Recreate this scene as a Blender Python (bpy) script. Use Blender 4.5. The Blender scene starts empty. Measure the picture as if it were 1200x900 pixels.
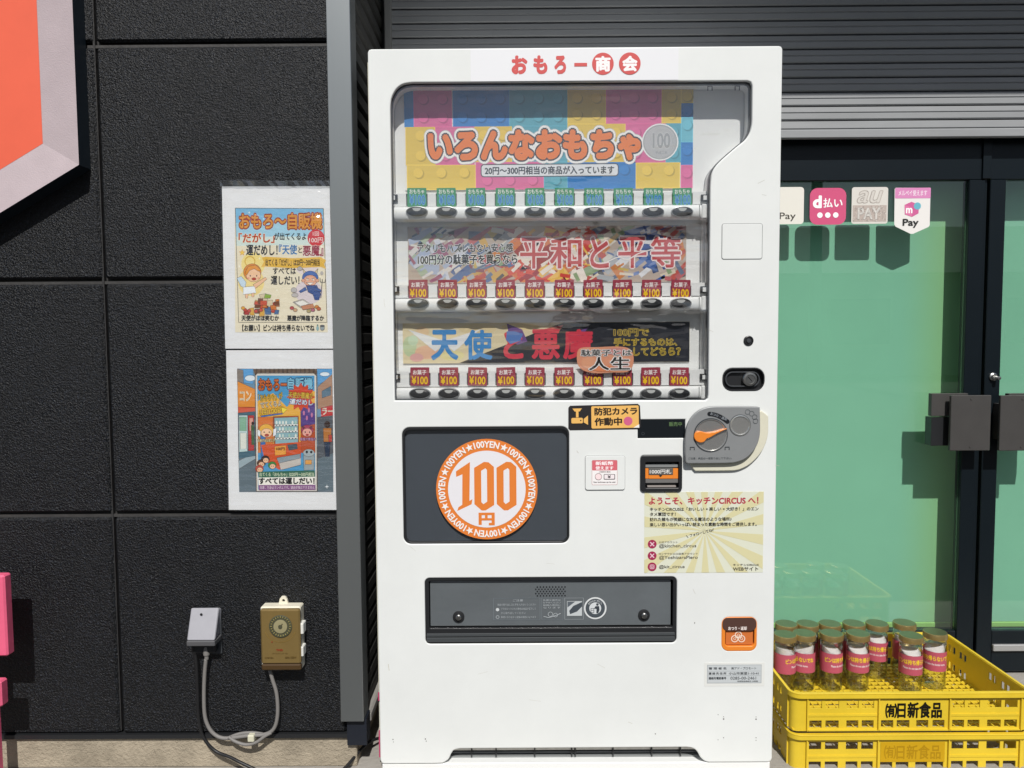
import bpy, math, random
from mathutils import Vector, Matrix
from mathutils.geometry import tessellate_polygon
random.seed(7)
scene = bpy.context.scene
COL = scene.collection
R = math.radians

# ------------------------------------------------------------------ camera
F, DIST, HC = 880.0, 1.9, 1.13
PITCH, ROLL, YAW = 0.06025, -0.00668, -0.00347
cp, sp = math.cos(PITCH), math.sin(PITCH)
fw = Vector((math.sin(YAW)*cp, math.cos(YAW)*cp, -sp))
rt0 = Vector((math.cos(YAW), -math.sin(YAW), 0)); up0 = rt0.cross(fw)
rt = rt0*math.cos(ROLL) + up0*math.sin(ROLL); up = rt.cross(fw)
CAM = Vector((0, -DIST, HC))
cd = bpy.data.cameras.new('camera'); cam = bpy.data.objects.new('camera', cd); COL.objects.link(cam)
cd.sensor_fit = 'HORIZONTAL'; cd.sensor_width = 36; cd.lens = F/1200*36
cd.clip_start = 0.05; cd.clip_end = 2000
m4 = Matrix(((rt.x, up.x, -fw.x, CAM.x), (rt.y, up.y, -fw.y, CAM.y), (rt.z, up.z, -fw.z, CAM.z), (0, 0, 0, 1)))
cam.matrix_world = m4
scene.camera = cam

# ------------------------------------------------------------------ light
SUN_EL, SUN_AZ = 47.0, -6.0        # azimuth: degrees to the left of straight behind the camera
SUN_DIR = Vector((-math.sin(R(SUN_AZ))*math.cos(R(SUN_EL)), -math.cos(R(SUN_AZ))*math.cos(R(SUN_EL)), math.sin(R(SUN_EL))))
sl = bpy.data.lights.new('sun', 'SUN'); sl.energy = 4.2; sl.angle = R(0.53); sl.color = (1.0, 0.97, 0.925)
so = bpy.data.objects.new('sun', sl); COL.objects.link(so)
so.rotation_euler = SUN_DIR.to_track_quat('Z', 'Y').to_euler(); so.location = (-2, -6, 8)
w = bpy.data.worlds.new('World'); scene.world = w; w.use_nodes = True
nt = w.node_tree; nt.nodes.clear()
wo = nt.nodes.new('ShaderNodeOutputWorld'); bg = nt.nodes.new('ShaderNodeBackground')
sky = nt.nodes.new('ShaderNodeTexSky'); sky.sky_type = 'NISHITA'; sky.sun_disc = False
sky.sun_elevation = R(SUN_EL); sky.sun_rotation = R(180+SUN_AZ); sky.air_density = 1.0; sky.dust_density = 1.5
tc = nt.nodes.new('ShaderNodeTexCoord'); mp = nt.nodes.new('ShaderNodeMapping'); mp.inputs['Scale'].default_value = (1, 1, 2.6)
nz = nt.nodes.new('ShaderNodeTexNoise'); nz.inputs['Scale'].default_value = 3.2; nz.inputs['Detail'].default_value = 8; nz.inputs['Roughness'].default_value = 0.6
cr = nt.nodes.new('ShaderNodeValToRGB'); cr.color_ramp.elements[0].position = 0.53; cr.color_ramp.elements[1].position = 0.70
cr.color_ramp.elements[0].color = (0, 0, 0, 1); cr.color_ramp.elements[1].color = (.75, .75, .75, 1)
mx = nt.nodes.new('ShaderNodeMixRGB'); mx.inputs[2].default_value = (5.5, 5.7, 6.0, 1)
L = nt.links.new
L(tc.outputs['Generated'], mp.inputs['Vector']); L(mp.outputs[0], nz.inputs['Vector']); L(nz.outputs['Fac'], cr.inputs[0])
L(cr.outputs[0], mx.inputs[0]); L(sky.outputs[0], mx.inputs[1]); L(mx.outputs[0], bg.inputs['Color'])
bg.inputs['Strength'].default_value = 0.054; L(bg.outputs[0], wo.inputs['Surface'])
scene.view_settings.view_transform = 'Standard'; scene.view_settings.look = 'None'
scene.view_settings.exposure = 0; scene.view_settings.gamma = 1

# ------------------------------------------------------------------ coordinates: a pixel of the photograph on the plane y = Y
def U(px, py, Y=0.0):
    d = fw + rt*((px-600)/F) + up*((450-py)/F)
    t = (Y+DIST)/d.y
    p = CAM + d*t
    return (p.x, p.z)
def SC(Y): return (DIST+Y)/F
def LS(px, py, Y): return (U(px+50, py, Y)[0]-U(px-50, py, Y)[0])/100      # metres per pixel there

# ------------------------------------------------------------------ materials
def lin(h):
    if isinstance(h, (tuple, list)): return tuple(h[:3])
    h = h.lstrip('#'); v = [int(h[i:i+2], 16)/255 for i in (0, 2, 4)]
    return tuple(c/12.92 if c <= .04045 else ((c+.055)/1.055)**2.4 for c in v)
MATS = {}
def mat(name, col, rough=.5, metal=0, bump=0, bs=50, var=0, vs=3, spec=.5, coat=0, bump2=0, bs2=400, rvar=0, streak=0, emit=0):
    if name in MATS: return MATS[name]
    m = bpy.data.materials.new(name); m.use_nodes = True; n = m.node_tree; b = n.nodes['Principled BSDF']
    c = lin(col); b.inputs['Base Color'].default_value = (*c, 1); b.inputs['Roughness'].default_value = rough
    b.inputs['Metallic'].default_value = metal; b.inputs['Specular IOR Level'].default_value = spec
    b.inputs['Coat Weight'].default_value = coat; b.inputs['Coat Roughness'].default_value = .08
    if emit: b.inputs['Emission Color'].default_value = (*c, 1); b.inputs['Emission Strength'].default_value = emit
    t = None
    if bump or var or rvar or bump2:
        t = n.nodes.new('ShaderNodeNewGeometry').outputs['Position']
    if var:
        z = n.nodes.new('ShaderNodeTexNoise'); z.inputs['Scale'].default_value = vs; z.inputs['Detail'].default_value = 8; z.inputs['Roughness'].default_value = .65
        v_ = t
        if streak:
            q = n.nodes.new('ShaderNodeMapping'); q.inputs['Scale'].default_value = (1, 1, streak); n.links.new(t, q.inputs['Vector']); v_ = q.outputs[0]
        n.links.new(v_, z.inputs['Vector'])
        r = n.nodes.new('ShaderNodeMapRange'); r.inputs['From Min'].default_value = .3; r.inputs['From Max'].default_value = .7
        r.inputs['To Min'].default_value = 1-var; r.inputs['To Max'].default_value = 1+var*.6
        n.links.new(z.outputs['Fac'], r.inputs['Value'])
        x = n.nodes.new('ShaderNodeVectorMath'); x.operation = 'SCALE'; x.inputs[0].default_value = c
        n.links.new(r.outputs[0], x.inputs['Scale']); n.links.new(x.outputs[0], b.inputs['Base Color'])
    if rvar:
        z = n.nodes.new('ShaderNodeTexNoise'); z.inputs['Scale'].default_value = 9; z.inputs['Detail'].default_value = 6
        n.links.new(t, z.inputs['Vector'])
        r = n.nodes.new('ShaderNodeMapRange'); r.inputs['From Min'].default_value = .3; r.inputs['From Max'].default_value = .7
        r.inputs['To Min'].default_value = max(0, rough-rvar); r.inputs['To Max'].default_value = rough+rvar
        n.links.new(z.outputs['Fac'], r.inputs['Value']); n.links.new(r.outputs[0], b.inputs['Roughness'])
    prev = None
    for amt, scl in ((bump, bs), (bump2, bs2)):
        if amt:
            z = n.nodes.new('ShaderNodeTexNoise'); z.inputs['Scale'].default_value = scl; z.inputs['Detail'].default_value = 3
            n.links.new(t, z.inputs['Vector'])
            bp = n.nodes.new('ShaderNodeBump'); bp.inputs['Strength'].default_value = 1; bp.inputs['Distance'].default_value = amt
            n.links.new(z.outputs['Fac'], bp.inputs['Height'])
            if prev: n.links.new(prev, bp.inputs['Normal'])
            prev = bp.outputs[0]
    if prev: n.links.new(prev, b.inputs['Normal'])
    MATS[name] = m; return m
def ink(h, rough=.4):
    """flat printing ink or film of a colour"""
    if h in MATS: return MATS[h]
    return mat('ink_'+str(h).lstrip('#'), h, rough=rough, spec=.35)
def glass(name, tint=(1, 1, 1), rough=.0, f0=.04, bump=0, bs=8, boost=1.0):
    if name in MATS: return MATS[name]
    m = bpy.data.materials.new(name); m.use_nodes = True; n = m.node_tree; n.nodes.clear()
    o = n.nodes.new('ShaderNodeOutputMaterial'); mxs = n.nodes.new('ShaderNodeMixShader')
    tr = n.nodes.new('ShaderNodeBsdfTransparent'); tr.inputs['Color'].default_value = (*tint, 1)
    g = n.nodes.new('ShaderNodeBsdfGlossy'); g.inputs['Roughness'].default_value = rough
    # Schlick reflectance, the same from both faces of the pane
    ge0 = n.nodes.new('ShaderNodeNewGeometry'); dt = n.nodes.new('ShaderNodeVectorMath'); dt.operation = 'DOT_PRODUCT'
    n.links.new(ge0.outputs['Incoming'], dt.inputs[0]); n.links.new(ge0.outputs['Normal'], dt.inputs[1])
    def M(op, x, y):
        k = n.nodes.new('ShaderNodeMath'); k.operation = op
        for i, q in enumerate((x, y)):
            if q is None: continue
            if isinstance(q, (int, float)): k.inputs[i].default_value = q
            else: n.links.new(q, k.inputs[i])
        return k.outputs[0]
    ab = M('ABSOLUTE', dt.outputs['Value'], None); om = M('SUBTRACT', 1.0, ab); p5 = M('POWER', om, 5.0)
    mu = n.nodes.new('ShaderNodeMath'); mu.operation = 'MULTIPLY'; mu.inputs[1].default_value = boost; mu.use_clamp = True
    n.links.new(M('ADD', M('MULTIPLY', p5, 1-f0), f0), mu.inputs[0])
    n.links.new(mu.outputs[0], mxs.inputs[0]); n.links.new(tr.outputs[0], mxs.inputs[1]); n.links.new(g.outputs[0], mxs.inputs[2])
    if bump:
        ge = n.nodes.new('ShaderNodeNewGeometry'); z = n.nodes.new('ShaderNodeTexNoise'); z.inputs['Scale'].default_value = bs; z.inputs['Detail'].default_value = 3
        q = n.nodes.new('ShaderNodeMapping'); q.inputs['Scale'].default_value = (.5, 1, 1.8)
        n.links.new(ge.outputs['Position'], q.inputs['Vector']); n.links.new(q.outputs[0], z.inputs['Vector'])
        bp = n.nodes.new('ShaderNodeBump'); bp.inputs['Distance'].default_value = bump; n.links.new(z.outputs['Fac'], bp.inputs['Height'])
        n.links.new(bp.outputs[0], g.inputs['Normal'])
    n.links.new(mxs.outputs[0], o.inputs['Surface'])
    MATS[name] = m; return m

# ------------------------------------------------------------------ objects
WO = {}                                                   # world origin of every object
def tag(o, label=None, cat=None, group=None, kind=None):
    for k, v in (('label', label), ('category', cat), ('group', group), ('kind', kind)):
        if v: o[k] = v
    return o
def thing(name, label, cat, loc, group=None):
    o = bpy.data.objects.new(name, None); COL.objects.link(o); o.empty_display_size = .05
    o.location = loc; WO[o] = Vector(loc); return tag(o, label, cat, group)
def mk(name, verts, faces, mats, parent=None, fm=None, smooth=False, label=None, kind=None):
    vs = [Vector(v) for v in verts]
    lo = Vector((min(v.x for v in vs), min(v.y for v in vs), min(v.z for v in vs)))
    hi = Vector((max(v.x for v in vs), max(v.y for v in vs), max(v.z for v in vs)))
    c = (lo+hi)/2
    if parent is None: c.z = lo.z
    me = bpy.data.meshes.new(name); me.from_pydata([v-c for v in vs], [], faces)
    if not isinstance(mats, (list, tuple)): mats = [mats]
    for m in mats: me.materials.append(m)
    if fm: me.polygons.foreach_set('material_index', fm)
    if smooth:
        me.polygons.foreach_set('use_smooth', [True]*len(me.polygons))
        if smooth != 'all':
            try: me.set_sharp_from_angle(angle=R(35))
            except Exception: pass
    me.update()
    o = bpy.data.objects.new(name, me); COL.objects.link(o)
    WO[o] = c.copy()
    if parent is not None: o.parent = parent; o.location = c-WO[parent]
    else: o.location = c
    if label: o['label'] = label
    if kind: o['kind'] = kind
    return o
class MB:
    """collects shapes with a material each into one mesh"""
    def __init__(s): s.v = []; s.f = []; s.m = []; s.mats = []
    def mi(s, m):
        if m not in s.mats: s.mats.append(m)
        return s.mats.index(m)
    def add(s, vs, fs, m):
        b = len(s.v); s.v += [tuple(v) for v in vs]; i = s.mi(m)
        for f in fs: s.f.append(tuple(b+k for k in f)); s.m.append(i)
        return s
    def box(s, x0, x1, y0, y1, z0, z1, m, bev=0):
        if x0 > x1: x0, x1 = x1, x0
        if y0 > y1: y0, y1 = y1, y0
        if z0 > z1: z0, z1 = z1, z0
        if bev <= 0:
            v = [(x0, y0, z0), (x1, y0, z0), (x1, y1, z0), (x0, y1, z0), (x0, y0, z1), (x1, y0, z1), (x1, y1, z1), (x0, y1, z1)]
            return s.add(v, [(3, 2, 1, 0), (4, 5, 6, 7), (0, 1, 5, 4), (1, 2, 6, 5), (2, 3, 7, 6), (3, 0, 4, 7)], m)
        b = min(bev, (x1-x0)*.45, (y1-y0)*.45, (z1-z0)*.45)
        v = []; X = (x0, x0+b, x1-b, x1); Yv = (y0, y0+b, y1-b, y1); Z = (z0, z0+b, z1-b, z1)
        idx = {}
        for i in (0, 1):
            for j in (0, 1):
                for k in (0, 1):
                    xi, yi, zi = (X[1], X[2])[i], (Yv[1], Yv[2])[j], (Z[1], Z[2])[k]
                    idx[i, j, k, 'x'] = len(v); v.append(((x0, x1)[i], yi, zi))
                    idx[i, j, k, 'y'] = len(v); v.append((xi, (y0, y1)[j], zi))
                    idx[i, j, k, 'z'] = len(v); v.append((xi, yi, (z0, z1)[k]))
        I = lambda i, j, k, a: idx[i, j, k, a]
        fs = []
        for i in (0, 1): fs.append([I(i, 0, 0, 'x'), I(i, 1, 0, 'x'), I(i, 1, 1, 'x'), I(i, 0, 1, 'x')])
        for j in (0, 1): fs.append([I(0, j, 0, 'y'), I(1, j, 0, 'y'), I(1, j, 1, 'y'), I(0, j, 1, 'y')])
        for k in (0, 1): fs.append([I(0, 0, k, 'z'), I(1, 0, k, 'z'), I(1, 1, k, 'z'), I(0, 1, k, 'z')])
        for i in (0, 1):
            for j in (0, 1): fs.append([I(i, j, 0, 'x'), I(i, j, 1, 'x'), I(i, j, 1, 'y'), I(i, j, 0, 'y')])
        for i in (0, 1):
            for k in (0, 1): fs.append([I(i, 0, k, 'x'), I(i, 1, k, 'x'), I(i, 1, k, 'z'), I(i, 0, k, 'z')])
        for j in (0, 1):
            for k in (0, 1): fs.append([I(0, j, k, 'y'), I(1, j, k, 'y'), I(1, j, k, 'z'), I(0, j, k, 'z')])
        for i in (0, 1):
            for j in (0, 1):
                for k in (0, 1): fs.append([I(i, j, k, 'x'), I(i, j, k, 'y'), I(i, j, k, 'z')])
        cc = Vector(((x0+x1)/2, (y0+y1)/2, (z0+z1)/2))
        out = []
        for f in fs:
            p = [Vector(v[q]) for q in f]; nn = (p[1]-p[0]).cross(p[2]-p[0]); ce = sum(p, Vector())/len(p)
            out.append(tuple(f) if nn.dot(ce-cc) > 0 else tuple(reversed(f)))
        return s.add(v, out, m)
    def lathe(s, cx, cy, prof, m, n=32, axis='z', cz=0):
        """prof: (radius, height) pairs; axis 'z' upright, 'y' heights go towards the viewer"""
        vs = []
        for r, h in prof:
            for i in range(n):
                a = 2*math.pi*i/n
                if axis == 'z': vs.append((cx+r*math.cos(a), cy+r*math.sin(a), cz+h))
                else: vs.append((cx+r*math.cos(a), cy-h, cz+r*math.sin(a)))
        fs = []
        for k in range(len(prof)-1):
            for i in range(n):
                j = (i+1) % n; fs.append((k*n+i, k*n+j, (k+1)*n+j, (k+1)*n+i))
        if prof[0][0] > 1e-6: fs.append(tuple(reversed(range(n))))
        if prof[-1][0] > 1e-6: fs.append(tuple((len(prof)-1)*n+i for i in range(n)))
        return s.add(vs, fs, m)
    def tube(s, pts, r, m, n=10, sub=6):
        P = [Vector(p) for p in pts]; q = []
        for i in range(len(P)-1):
            a, b, c, d = P[max(i-1, 0)], P[i], P[i+1], P[min(i+2, len(P)-1)]
            for k in range(sub):
                t = k/sub; q.append(.5*((2*b)+(c-a)*t+(2*a-5*b+4*c-d)*t*t+(3*b-a-3*c+d)*t**3))
        q.append(P[-1]); vs = []; side = None
        for i, p in enumerate(q):
            tg = (q[min(i+1, len(q)-1)]-q[max(i-1, 0)]).normalized()
            if side is None: side = tg.orthogonal().normalized()
            side = (side-tg*side.dot(tg)).normalized(); o2 = tg.cross(side)
            rr = r(i/(len(q)-1)) if callable(r) else r
            for k in range(n):
                a = 2*math.pi*k/n; vs.append(p+(side*math.cos(a)+o2*math.sin(a))*rr)
        fs = [(i*n+k, i*n+(k+1) % n, (i+1)*n+(k+1) % n, (i+1)*n+k) for i in range(len(q)-1) for k in range(n)]
        fs += [tuple(reversed(range(n))), tuple((len(q)-1)*n+k for k in range(n))]
        return s.add(vs, fs, m)
    def build(s, name, parent=None, smooth=False, **k):
        return mk(name, s.v, s.f, s.mats, parent, s.m, smooth, **k)

# closed outlines in (x, z)
def rr(x0, z0, x1, z1, r, n=6):
    if x0 > x1: x0, x1 = x1, x0
    if z0 > z1: z0, z1 = z1, z0
    r = min(r, (x1-x0)*.499, (z1-z0)*.499); p = []
    if r <= 1e-6: return [(x0, z0), (x1, z0), (x1, z1), (x0, z1)]
    for cx, cz, a0 in ((x1-r, z0+r, -90), (x1-r, z1-r, 0), (x0+r, z1-r, 90), (x0+r, z0+r, 180)):
        for i in range(n+1):
            a = R(a0+90*i/n); p.append((cx+r*math.cos(a), cz+r*math.sin(a)))
    return p
def rrp(x0, y0, x1, y1, r, Y=0.0, n=6):
    """rounded rectangle given in pixels, upright on plane Y, sized by its own centre"""
    cx, cz = U((x0+x1)/2, (y0+y1)/2, Y); s = LS((x0+x1)/2, (y0+y1)/2, Y); a, b = abs(x1-x0)/2*s, abs(y1-y0)/2*s
    return rr(cx-a, cz-b, cx+a, cz+b, r*s, n)
def circ(cx, cz, r, n=40, rz=None): return [(cx+r*math.cos(2*math.pi*i/n), cz+(rz or r)*math.sin(2*math.pi*i/n)) for i in range(n)]
def inset(lp, d):
    n = len(lp); A = sum(lp[i][0]*lp[(i+1) % n][1]-lp[(i+1) % n][0]*lp[i][1] for i in range(n)); sg = 1 if A > 0 else -1
    out = []
    for i in range(n):
        a, b, c = Vector(lp[i-1]), Vector(lp[i]), Vector(lp[(i+1) % n])
        e1 = (b-a); e2 = (c-b)
        if e1.length < 1e-9 or e2.length < 1e-9: out.append(tuple(b)); continue
        e1.normalize(); e2.normalize(); n1 = Vector((-e1.y, e1.x))*sg; n2 = Vector((-e2.y, e2.x))*sg
        nn = (n1+n2); nn = nn.normalized() if nn.length > 1e-6 else n1
        out.append(tuple(b+nn*d/max(.5, nn.dot(n1))))
    return out
def smoothloop(pts, sub=6):
    P = [Vector(p) for p in pts]; n = len(P); q = []
    for i in range(n):
        a, b, c, d = P[i-1], P[i], P[(i+1) % n], P[(i+2) % n]
        for k in range(sub):
            t = k/sub; q.append(tuple(.5*((2*b)+(c-a)*t+(2*a-5*b+4*c-d)*t*t+(3*b-a-3*c+d)*t**3)))
    return q
def smoothpath(pts, sub=6):
    P = [Vector(p) for p in pts]; q = []
    for i in range(len(P)-1):
        a, b, c, d = P[max(i-1, 0)], P[i], P[i+1], P[min(i+2, len(P)-1)]
        for k in range(sub):
            t = k/sub; q.append(tuple(.5*((2*b)+(c-a)*t+(2*a-5*b+4*c-d)*t*t+(3*b-a-3*c+d)*t**3)))
    q.append(tuple(P[-1])); return q
def plate_mesh(loops, th, bev=0, res=2):
    c = bpy.data.curves.new('outline', 'CURVE'); c.dimensions = '2D'; c.fill_mode = 'BOTH'
    c.extrude = max(th/2-bev, 0); c.bevel_depth = bev; c.bevel_resolution = res; c.offset = -bev
    for lp in loops:
        s_ = c.splines.new('POLY'); s_.points.add(len(lp)-1); s_.use_cyclic_u = True
        for p, q in zip(s_.points, lp): p.co = (q[0], q[1], 0, 1)
    o = bpy.data.objects.new('outline', c); me = bpy.data.meshes.new_from_object(o)
    vs = [v.co.copy() for v in me.vertices]; fs = [tuple(p.vertices) for p in me.polygons]
    bpy.data.objects.remove(o); bpy.data.curves.remove(c); bpy.data.meshes.remove(me)
    return vs, fs
def plate(b, loops, y0, y1, m, bev=0, res=2):
    """add a plate with holes to MB b; front face at y0, back at y1"""
    vs, fs = plate_mesh(loops, y1-y0, bev, res); ym = (y0+y1)/2
    return b.add([(v.x, ym-v.z, v.y) for v in vs], fs, m)
def xplate(b, loops, x0, x1, m, bev=0):
    """same, in the (y, z) plane"""
    vs, fs = plate_mesh(loops, x1-x0, bev); xm = (x0+x1)/2
    return b.add([(xm+v.z, v.x, v.y) for v in vs], fs, m)
def ring(b, lp, y0, y1, m, lp2=None):
    n = len(lp); lp2 = lp2 or lp
    return b.add([(p[0], y0, p[1]) for p in lp]+[(p[0], y1, p[1]) for p in lp2], [(i, (i+1) % n, n+(i+1) % n, n+i) for i in range(n)], m)

# ------------------------------------------------------------------ lettering
_tc = {}
def text_mesh(body, off, res=3):
    k = (body, off, res)
    if k in _tc: return _tc[k]
    c = bpy.data.curves.new('lettering', 'FONT'); c.body = body; c.offset = off; c.resolution_u = res; c.space_line = 1.0
    o = bpy.data.objects.new('lettering', c); me = bpy.data.meshes.new_from_object(o)
    vs = [(v.co.x, v.co.y) for v in me.vertices]; fs = [tuple(p.vertices) for p in me.polygons]
    bpy.data.objects.remove(o); bpy.data.curves.remove(c); bpy.data.meshes.remove(me)
    if not vs: vs = [(0, 0), (1, 0), (1, 1)]; fs = [(0, 1, 2)]
    _tc[k] = (vs, fs); return _tc[k]
def bold_shifts(wgt):
    """a heavier weight: the same glyphs laid side by side, in em"""
    if wgt < .006: return [(0, 0)]
    n = 4 if wgt < .03 else 8 if wgt < .09 else 12 if wgt < .12 else 24
    return [(0, 0)]+[(wgt*math.cos(2*math.pi*(i+.5)/n), wgt*math.sin(2*math.pi*(i+.5)/n)) for i in range(n)]
class Art:
    """flat print on plane y = Y, laid out in photograph pixels about an anchor, kept upright in the place"""
    def __init__(s, Y, ax, ay, rot=0, proj=False, thick=0):
        s.b = MB(); s.Y = Y; s.ax = ax; s.ay = ay; s.o = U(ax, ay, Y); s.sc = LS(ax, ay, Y); s.rot = R(rot); s.proj = proj; s.l = 0; s.step = .00012
    def P(s, x, y, ly=None):
        l = s.l if ly is None else ly
        if s.proj: X, Z = U(x, y, s.Y)
        else:
            dx, dz = (x-s.ax)*s.sc, -(y-s.ay)*s.sc; c, n = math.cos(s.rot), math.sin(s.rot)
            X, Z = s.o[0]+dx*c-dz*n, s.o[1]+dx*n+dz*c
        return (X, s.Y-l*s.step, Z)
    def poly(s, pts, m):
        s.l += 1
        m = ink(m) if isinstance(m, str) else m
        fs = tessellate_polygon([[Vector((p[0], p[1], 0)) for p in pts]])
        A = []
        for f in fs:
            a, b, c = [pts[i] for i in f]; ar = (b[0]-a[0])*(c[1]-a[1])-(c[0]-a[0])*(b[1]-a[1])
            A.append(tuple(f) if ar < 0 else tuple(reversed(f)))
        s.b.add([s.P(*p) for p in pts], A, m); return s
    def rect(s, x0, y0, x1, y1, m, r=0): return s.poly(rr(x0, y0, x1, y1, r, 5), m)
    def circle(s, x, y, r, m, ry=None, n=28): return s.poly([(x+r*math.cos(2*math.pi*i/n), y+(ry or r)*math.sin(2*math.pi*i/n)) for i in range(n)], m)
    def annulus(s, x, y, r0, r1, m, n=48, a0=0, a1=360):
        s.l += 1; m = ink(m) if isinstance(m, str) else m; v = []
        for i in range(n+1):
            a = R(a0+(a1-a0)*i/n); v += [s.P(x+r0*math.cos(a), y+r0*math.sin(a)), s.P(x+r1*math.cos(a), y+r1*math.sin(a))]
        s.b.add(v, [(2*i, 2*i+1, 2*i+3, 2*i+2) for i in range(n)], m); return s
    def line(s, pts, wd, m):
        s.l += 1; m = ink(m) if isinstance(m, str) else m; n = len(pts); v = []
        for i, p in enumerate(pts):
            a = Vector(pts[max(i-1, 0)]); b = Vector(pts[min(i+1, n-1)]); t = (b-a)
            t = t.normalized() if t.length > 0 else Vector((1, 0)); q = Vector((-t.y, t.x))*wd/2
            v += [s.P(p[0]+q.x, p[1]+q.y), s.P(p[0]-q.x, p[1]-q.y)]
        s.b.add(v, [(2*i, 2*i+1, 2*i+3, 2*i+2) for i in range(n-1)], m); return s
    def frame(s, x0, y0, x1, y1, wd, m, r=0):
        s.l += 1; m = ink(m) if isinstance(m, str) else m
        a = rr(x0, y0, x1, y1, r, 5); b = inset(a, wd); n = len(a)
        s.b.add([s.P(*p) for p in a]+[s.P(*p) for p in b], [(i, (i+1) % n, n+(i+1) % n, n+i) for i in range(n)], m); return s
    def star(s, x, y, r, m, rot=0, k=5, inn=.42):
        return s.poly([(x+(r if i % 2 == 0 else r*inn)*math.sin(R(rot)+math.pi*i/k), y-(r if i % 2 == 0 else r*inn)*math.cos(R(rot)+math.pi*i/k)) for i in range(2*k)], m)
    def text(s, body, x0, y0, x1, y1, m, wt=.012, out=(), rot=0, arc=None, res=3, shear=0):
        """fit the words into the pixel box; out: [(colour, extra weight)] outlines drawn beneath"""
        base, _ = text_mesh(body, 0, res)
        bx0, bx1 = min(v[0] for v in base), max(v[0] for v in base); by0, by1 = min(v[1] for v in base), max(v[1] for v in base)
        sx = (x1-x0)/max(bx1-bx0, 1e-6); sy = (y1-y0)/max(by1-by0, 1e-6)
        cxm, cym = (x0+x1)/2, (y0+y1)/2; cr_, sr_ = math.cos(R(rot)), math.sin(R(rot))
        for colr, wgt in list(out)+[(m, wt)]:
            s.l += 1; mm = ink(colr) if isinstance(colr, str) else colr
            vs0, fs0 = text_mesh(body, 0, res); P_ = []
            cp_ = bold_shifts(wgt); vs = [(vx+dx, vy+dy) for dx, dy in cp_ for vx, vy in vs0]; nv = len(vs0)
            fs = [tuple(q+k*nv for q in f) for k in range(len(cp_)) for f in fs0]
            for iv, (vx, vy) in enumerate(vs):
                lx = (vx-(bx0+bx1)/2)*sx; ly = (vy-(by0+by1)/2)*sy; lx += shear*ly
                if arc:
                    rad = arc; a = lx/rad; X = cxm+(rad+ly)*math.sin(a); Y_ = cym+rad-(rad+ly)*math.cos(a); lx, ly = X-cxm, -(Y_-cym)
                X = cxm+lx*cr_+ly*sr_; Y_ = cym-ly*cr_+lx*sr_
                P_.append(s.P(X, Y_, s.l+(iv//nv)*.03))
            s.b.add(P_, fs, mm)
        return s
    def build(s, name, parent, **k):
        k_ = min(1.0, .0007/max(s.l*s.step, 1e-9)); s.b.v = [(v[0], s.Y-(s.Y-v[1])*k_, v[2]) for v in s.b.v]     # keep the whole print under a millimetre
        return s.b.build(name, parent, **k)

# ================================================================== materials of the place
WHITE = mat('white_enamel', (.765, .785, .77), rough=.38, var=.05, vs=3.5, bump=.0006, bs=5, rvar=.08, spec=.4)
WHITE2 = mat('white_plastic', (.80, .81, .80), rough=.45, var=.03, vs=9)
CREAM = mat('yellowed_plastic', (.68, .66, .53), rough=.5, var=.05, vs=20)
DARK = mat('black_plastic', (.018, .019, .021), rough=.35)
DARKG = mat('dark_grey_plastic', (.05, .055, .062), rough=.4)
GREY = mat('grey_plastic', (.22, .23, .23), rough=.45)
SILVER = mat('silver_plastic', (.275, .285, .29), rough=.42, metal=.2, var=.03, vs=40)
CHROME = mat('chrome', (.72, .72, .72), rough=.16, metal=1)
STEEL = mat('brushed_steel', (.5, .5, .48), rough=.3, metal=1, var=.15, vs=60)
ORANGE = mat('orange_plastic', (.80, .24, .03), rough=.35)
WALLP = mat('black_textured_coating', (.0034, .0042, .0060), rough=.42, bump=.0030, bs=190, bump2=.0018, bs2=380, var=.35, vs=1.6, rvar=.07, spec=.45)
_n = WALLP.node_tree; _b = _n.nodes['Principled BSDF']; _src = _b.inputs['Base Color'].links[0].from_socket
_g = _n.nodes.new('ShaderNodeNewGeometry'); _v = _n.nodes.new('ShaderNodeTexNoise'); _v.inputs['Scale'].default_value = 210; _v.inputs['Detail'].default_value = 2
_r = _n.nodes.new('ShaderNodeMapRange'); _r.inputs['From Min'].default_value = .52; _r.inputs['From Max'].default_value = .76; _r.inputs['To Min'].default_value = .6; _r.inputs['To Max'].default_value = 7.0
_m = _n.nodes.new('ShaderNodeVectorMath'); _m.operation = 'SCALE'; _n.links.new(_g.outputs['Position'], _v.inputs['Vector']); _n.links.new(_v.outputs['Fac'], _r.inputs['Value'])
_n.links.new(_src, _m.inputs[0]); _n.links.new(_r.outputs[0], _m.inputs['Scale']); _n.links.new(_m.outputs[0], _b.inputs['Base Color'])
JOINT = mat('joint_sealant', (.028, .027, .027), rough=.6, bump=.001, bs=120, var=.3, vs=20)
COLM = mat('grey_coated_steel', (.33, .35, .35), rough=.33, metal=.8, var=.04, vs=3, streak=.2)
SIDING = mat('black_siding', (.03, .03, .028), rough=.5, var=.4, vs=7)
PLINTH = mat('tan_render', (.36, .31, .235), rough=.95, bump=.004, bs=110, bump2=.002, bs2=300, var=.3, vs=11, spec=.15)
CONC = mat('concrete_paving', (.34, .32, .29), rough=.9, bump=.002, bs=90, var=.18, vs=6, spec=.2)
ASPH = mat('asphalt', (.055, .055, .056), rough=.92, bump=.004, bs=140, var=.25, vs=2, spec=.2)
SHUT = mat('shutter_steel', (.315, .325, .335), rough=.5, metal=.0, var=.07, vs=5, streak=6, rvar=.05)
FRAME = mat('blue_black_aluminium', (.0055, .0095, .013), rough=.34, spec=.28, var=.1, vs=3)
HANDLE = mat('brown_grey_metal', (.055, .052, .05), rough=.5, var=.08, vs=20)
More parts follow.
